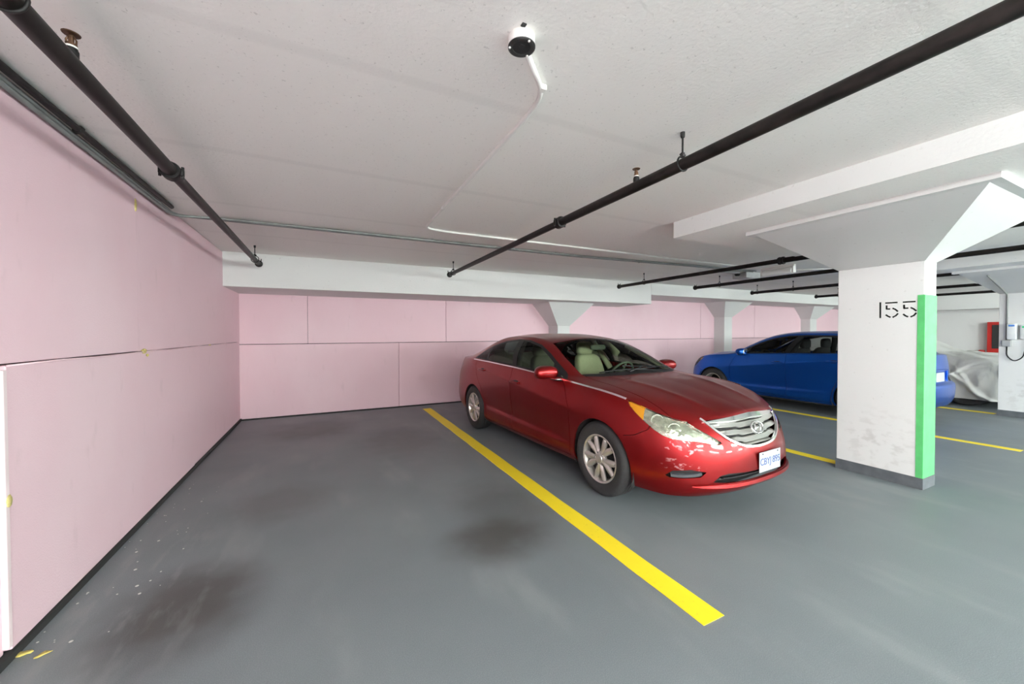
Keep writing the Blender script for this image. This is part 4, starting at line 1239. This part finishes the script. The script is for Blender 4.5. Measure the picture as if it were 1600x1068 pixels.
    V, F = [], []
    nC = len(G)
    rows = [1, 8, 16, 24, 32, 39]
    for sg in (1, -1):
        b0 = len(V)
        for c in range(0, nC, 3):
            cx = G[c, 21, 0]
            for r_ in rows:
                x, y, z = G[c, r_]
                V.append((x * 1.0 - (.12 if x > .6 else (-.1 if x < RX - .7 else 0)), sg * max(y - .07, 0), z))
        nr_ = len(rows); m = (len(V) - b0) // nr_
        for i in range(m - 1):
            for j in range(nr_ - 1):
                a = b0 + i * nr_ + j
                # leave the wheel openings free
                mx_ = (V[a][0] + V[a + nr_][0]) / 2; mz_ = (V[a][2] + V[a + 1][2]) / 2
                if min(abs(mx_ - FX), abs(mx_ - RX)) < .42 and mz_ < .74: continue
                F.append((a, a + 1, a + nr_ + 1, a + nr_))
    mesh('inner_liner', V, F, M_DARK, root)
    g = Geo()
    g.box(RX - (.35 if remap else .8), FX + (.5 if remap else .7), -.60, .60, .19, .24)
    g.box(RX + .42, FX - .42, -.80, .80, .17, .22)
    g.build('floor_pan', M_DARK, root)
    for ax in (FX, RX):
        for sg in (1, -1):
            g = Geo(); n = 20; V, F = [], []
            for k in range(n + 1):
                a = math.pi * (-.12 + 1.24 * k / n)
                for yy in (.50, .865):
                    V.append((ax + .385 * math.cos(a), sg * yy, .335 + .385 * math.sin(a)))
            for k in range(n):
                F.append((2 * k, 2 * k + 1, 2 * k + 3, 2 * k + 2))
            F.append(tuple(2 * k for k in range(n + 1)))
            mesh('wheel_housing', V, F, M_DARK, root)
    # --- wheels
    ty, ri, ba, sp_, hu, nu = wheel_meshes()
    for ax in (FX, RX):
        for sg in (1, -1):
            pos = Vector((ax, sg * .79 * fm((0, 1, 0))[1], .335))
            def put(g, nm, m, par):
                o = g.build(nm, m, par, 'auto')
                return o
            t = put(ty, 'tyre', M_['rubber'], root); t.location = pos; t.rotation_euler = (0, 0, 0 if sg > 0 else math.pi)
            rmo = put(ri, 'rim', M_['alloy'], root); rmo.location = pos; rmo.rotation_euler = t.rotation_euler
            if detail or sg < 0:
                put(ba, 'dark_backing', M_DARK, rmo)  # backing disc whose dark colour stands in for shade behind the spokes
                for s_ in sp_: put(s_, 'spoke', M_['alloy'], rmo)
                put(hu, 'hub', M_['alloy'], rmo)
                for s_ in nu: put(s_, 'wheel_nut', M_['chrome'], rmo)
    # --- cabin
    Sx = lambda x: fm((x, 0, 0))[0]
    seat = M_['seat']
    def seat_at(x, y):
        b_ = Geo().blob((x + .22, y, .50), (.27, .25, .10), (.45, .5), (12, 24)).build('seat', seat, root, True)
        lean = lambda p: (p[0] - (p[2] + .3) * .28 + .04 * (abs(p[1]) / .25) ** 2, p[1] * (1 - .16 * max(p[2], 0) / .33), p[2])
        Geo().blob((x - .02, y, .84), (.085, .245, .33), (.4, .5), (16, 24), warp=lean).build('seat_back', seat, b_, True)
        hr = Geo().blob((x - .215, y, 1.245), (.055, .135, .10), (.55, .6), (12, 20))
        for q in (-.05, .05): hr.tube([(x - .19, y + q, 1.10), (x - .21, y + q, 1.2)], .008, 6)
        hr.build('headrest', seat, b_, True)
    for y in (.37, -.37): seat_at(Sx(-1.48), y)
    xr_ = Sx(-2.62)
    rs = Geo().blob((xr_ + .28, 0, .52), (.27, .62, .10), (.4, .3), (12, 28)).build('rear_seat', seat, root, True)
    Geo().blob((xr_ - .02, 0, .83), (.09, .62, .32), (.4, .3), (14, 28), warp=lambda p: (p[0] - (p[2] + .3) * .4, p[1], p[2])).build('seat_back', seat, rs, True)
    for y in (-.36, .36): Geo().blob((xr_ - .27, y, 1.14), (.05, .12, .075), (.5, .6), (10, 16)).build('headrest', seat, rs, True)
    Geo().bevbox(xr_ - .70, xr_ - .2, -.62, .62, .98, 1.03, .02).build('parcel_shelf', M_['dash'], root)
    Geo().blob((Sx(-.62), 0, .89), (.30, .74, .12), (.5, .35), (14, 32), warp=lambda p: (p[0] + .12 - .30 * (p[1] / .74) ** 2, p[1], p[2] + p[0] * .12)).build('dashboard', M_['dash'], root, True)
    sw = Geo(); c0 = Vector((Sx(-.98), .37, .94)); ax_ = Vector((-.85, 0, .5)).normalized(); e1 = Vector((0, 1, 0)); e2 = ax_.cross(e1)
    sw.tube([c0 + e1 * (.185 * math.cos(t)) + e2 * (.185 * math.sin(t)) for t in [2 * math.pi * k / 32 for k in range(32)]], .015, 8, closed=True)
    sw.blob(c0, (.045, .075, .06), (.6, .6), (8, 14))
    for t in (0, math.pi, -math.pi / 2): sw.tube([c0, c0 + e1 * (.18 * math.cos(t)) + e2 * (.18 * math.sin(t))], .014, 6)
    sw.build('steering_wheel', M_['dash'], root, True)
    p, nn = B.top(Sx(-1.02), 0)
    rm_ = Geo().blob((p.x + .02, 0, p.z - .09), (.022, .12, .034), (.5, .5), (10, 18))
    rm_.tube([(p.x - .03, 0, p.z - .01), (p.x + .01, 0, p.z - .08)], .012, 8)
    rm_.build('interior_mirror', M_['dash'], root, True)
    for sg in (1, -1):
        Geo().tube([(Sx(-1.62), sg * .80, .95), (Sx(-1.72), sg * .70, 1.18), (Sx(-1.76), sg * .585, 1.365)], [.045, .035, .03], 8).build('pillar_lining', seat, root, True)
        pa = [B.top(Sx(x), sg * y) for x, y in ((-.50, .735), (-.80, .70), (-1.12, .625))]
        Geo().tube([q[0] - q[1] * .035 for q in pa], [.028, .028, .028], 8).build('pillar_lining', seat, root, True)
    V, F = [], []
    xs_ = [Sx(x) for x in (-1.16, -1.5, -1.9, -2.3, -2.62)]
    ys_ = [-.5, -.25, 0, .25, .5]
    for x in xs_:
        for y in ys_:
            p, nn = B.top(x, y); V.append((p.x, p.y, p.z - .03))
    for i in range(4):
        for j in range(4):
            a = i * 5 + j; F.append((a, a + 1, a + 6, a + 5))
    mesh('headlining', V, F, seat, root, True)
    B.bm.free()
    return root

def lens_material(name):
    m = glass(name, (0.90, 0.92, 0.86), .12)
    return m
CHROME = mat('bright_chrome', (0.80, 0.80, 0.79), .12, 1.0, var=.03)
RUBBER = mat('tyre_rubber', (0.022, 0.022, 0.023), .75, var=.2, scale=30, bump=.15, bscale=120)
ALLOY = mat('silver_wheel_paint', (0.60, 0.575, 0.54), .32, .75, var=.08, scale=12)
common = dict(chrome=CHROME, satin=mat('satin_silver', (0.62, 0.61, 0.58), .28, .85, var=.06), rubber=RUBBER, alloy=ALLOY,
              mirror=mat('mirror_silver', (0.8, 0.8, 0.8), .03, 1.0), lens=lens_material('clear_lens'),
              reflector=mat('lamp_reflector', (0.50, 0.52, 0.46), .16, .8, var=.3, scale=18, bump=.8, bscale=20),
              amber=mat('amber_reflector', (0.85, 0.36, 0.02), .35, .1, bump=.2, bscale=60), bulb=mat('lamp_bowl_silver', (0.86, 0.86, 0.82), .12, .9),
              tail=mat('red_tail_lens', (0.50, 0.012, 0.014), .12, coat=.6))
red = dict(common, paint=paint_material('red_metallic_paint', (0.27, 0.005, 0.006), (0.19, 0.0035, 0.0045)),
           bumper=paint_material('red_metallic_paint_scuffed', (0.27, 0.005, 0.006), (0.19, 0.0035, 0.0045), (0.70, -0.715, 0.555)),
           glass=glass('side_glass', (0.15, 0.165, 0.155), .20), screen=glass('windscreen_glass', (0.76, 0.84, 0.72), .10), rear_glass=glass('rear_screen_glass', (0.78, 0.83, 0.79), .10),
           seat=mat('beige_seat_cloth', (0.46, 0.45, 0.33), .9, scale=60, bump=.2), dash=mat('grey_dash_plastic', (0.075, 0.085, 0.07), .6))
blue = dict(common, paint=paint_material('blue_metallic_paint', (0.003, 0.095, 0.48), (0.002, 0.065, 0.35)),
            glass=glass('blue_car_glass', (0.75, 0.78, 0.76), .22), screen=glass('blue_car_screen', (0.62, 0.68, 0.64), .10), rear_glass=glass('blue_car_rear_glass', (0.25, 0.27, 0.27), .12),
            seat=mat('charcoal_seat_cloth', (0.05, 0.05, 0.052), .9, scale=60), dash=mat('black_dash_plastic', (0.03, 0.03, 0.03), .6))
A1 = math.radians(3.3)
red_car = car('red_car', 'metallic red sedan with a scuffed bumper parked nose out beside the yellow line', SON, (3.098, 2.793, 0), A1 - math.pi / 2, red)

HATCH = dict(SON); HATCH['cap'] = dict(SON['cap']); HATCH['keys'] = dict(SON['keys'])
HATCH['keys'][19] = [(.25, -.06), (.34, -.005), (.48, .015), (.60, .01), (.69, -.03), (.90, -.06), (1.06, -.11)]
HATCH['keys'][20] = [(.27, -.06), (.36, .01), (.48, .035), (.60, .03), (.68, -.05), (.88, -.07), (1.06, -.11)]
HATCH['keys'][23] = [(.28, -.06), (.37, .01), (.48, .04), (.60, .035), (.68, -.06), (.88, -.07), (1.07, -.10)]
HATCH['cap'][14] = [(-2.3, .843, 1.075), (-2.3, .77, 1.22), (-2.3, .605, 1.40), (-2.3, .5, 1.428), (-2.3, .25, 1.455), (-2.3, 0, 1.463)]
HATCH['cap'][15] = [(-2.6, .838, 1.083), (-2.6, .77, 1.22), (-2.6, .62, 1.385), (-2.62, .5, 1.415), (-2.63, .25, 1.442), (-2.64, 0, 1.45)]
HATCH['cap'][16] = [(-2.9, .83, 1.083), (-2.9, .77, 1.20), (-2.9, .635, 1.35), (-2.93, .52, 1.385), (-2.96, .26, 1.41), (-2.97, 0, 1.42)]
HATCH['cap'][17] = [(-3.2, .80, 1.085), (-3.2, .755, 1.17), (-3.18, .66, 1.29), (-3.2, .55, 1.33), (-3.22, .28, 1.36), (-3.24, 0, 1.37)]
HATCH['cap'][18] = [(-3.45, .735, 1.075), (-3.45, .70, 1.11), (-3.42, .64, 1.17), (-3.42, .5, 1.20), (-3.43, .26, 1.225), (-3.44, 0, 1.23)]
def hatch_map(p):
    x, y, z = p
    x = x * .90 if x > 0 else (x * .948 if x > -2.795 else -2.65 + (x + 2.795) * .67)
    return (x, y * .965, z * 1.02 if z > .5 else z + .0)
blue_car = car('blue_car', 'bright blue hatchback parked nose in beyond pillar 155', HATCH, (8.79, 5.80, 0), math.pi / 2, blue, hatch_map, False)

# ------------------------------------------------------------------ car under a silver cover
def covered_car(loc, rz):
    G, bi = loft(SON, 10, 8)
    nC, nR = G.shape[:2]
    V, F = [], []
    ridges = [(-.55, .9, .05, .05), (-.25, .5, .035, .035), (.02, -.35, .05, .05), (.22, -.9, .055, .05), (.42, -1.3, .04, .04), (-.95, .3, .045, .06), (-1.5, -.4, .05, .06), (-2.1, .5, .05, .06), (-2.9, -.3, .05, .06)]
    r0 = 0
    for sg in (1, -1):
        b0 = len(V)
        for c in range(nC):
            for r in range(r0, nR):
                x, y, z = G[c, r]
                if sg < 0 and r == nR - 1: pass
                # the cloth hangs straight from the widest line and is pulled in near the floor
                if r < bi:
                    t = (bi - r) / bi
                    yo = G[c, 24, 1] ; xo = G[c, 24, 0]
                    x = x + (xo - x) * .5; y = y + (yo - y) * .5
                    k = c * .33
                    amp = .022 * t ** .7 * (1 if c > 6 else .6)
                    fold = math.sin(k * .9 + 4.0 * t) * .6 + math.sin(k * 1.7 - 5 * t + 1) * .4 + math.sin(k * .45 + 7 * t) * .7
                    sag = sum(A_ * math.exp(-((x - x_ - k_ * t) / w_) ** 2) for x_, k_, A_, w_ in ridges) * min(1, t * 2.2)
                    nx = 1 if x > .75 else (-1 if x < -3.7 else 0)
                    y = y + amp * fold + sag + .02; x += nx * (.03 + amp * fold)
                    z -= .05 * t
                    if c in (0, nC - 1): y = 0
                    y = max(y, 0)
                else:
                    z += .025 + .012 * math.sin(c * .21 + r * .3) + .008 * math.sin(c * .3 - r * .2)
                    if r > bi and y > .05: y += .012 * math.sin(c * .24 + r * .3)
                V.append((x, sg * y, z))
        m = nR - r0
        for c in range(nC - 1):
            for r in range(m - 1):
                a = b0 + c * m + r
                F.append((a, a + m, a + m + 1, a + 1) if sg > 0 else (a, a + 1, a + m + 1, a + m))
    root = empty('covered_car', loc, rz)
    tag(root, 'car wrapped in a wrinkled silver cover beside the far pillar', 'car')
    m, nt, b = nodes('silver_car_cover')
    nt.links.new(mixrgb(nt, noise(nt, 2, 5), (0.48, 0.48, 0.465), (0.60, 0.60, 0.585)), b.inputs['Base Color'])
    b.inputs['Roughness'].default_value = .5; b.inputs['Metallic'].default_value = .15
    bp = nt.nodes.new('ShaderNodeBump'); bp.inputs['Strength'].default_value = .35; bp.inputs['Distance'].default_value = .04
    nt.links.new(noise(nt, 6, 4, stretch=(1.6, 1, 1)), bp.inputs['Height']); nt.links.new(bp.outputs[0], b.inputs['Normal'])
    mesh('cover', V, F, m, root, True)
    tm = wheel_meshes()[0]
    for ax in (0, -2.795):
        for sg in (1, -1):
            t = tm.build('tyre', RUBBER, root, 'auto'); t.location = (ax, sg * .68, .335)
    Geo().box(-3.5, .6, -.7, .7, .17, .22).build('floor_pan', M_DARK, root)
covered_car((12.25, 2.85, 0), -math.pi / 2)
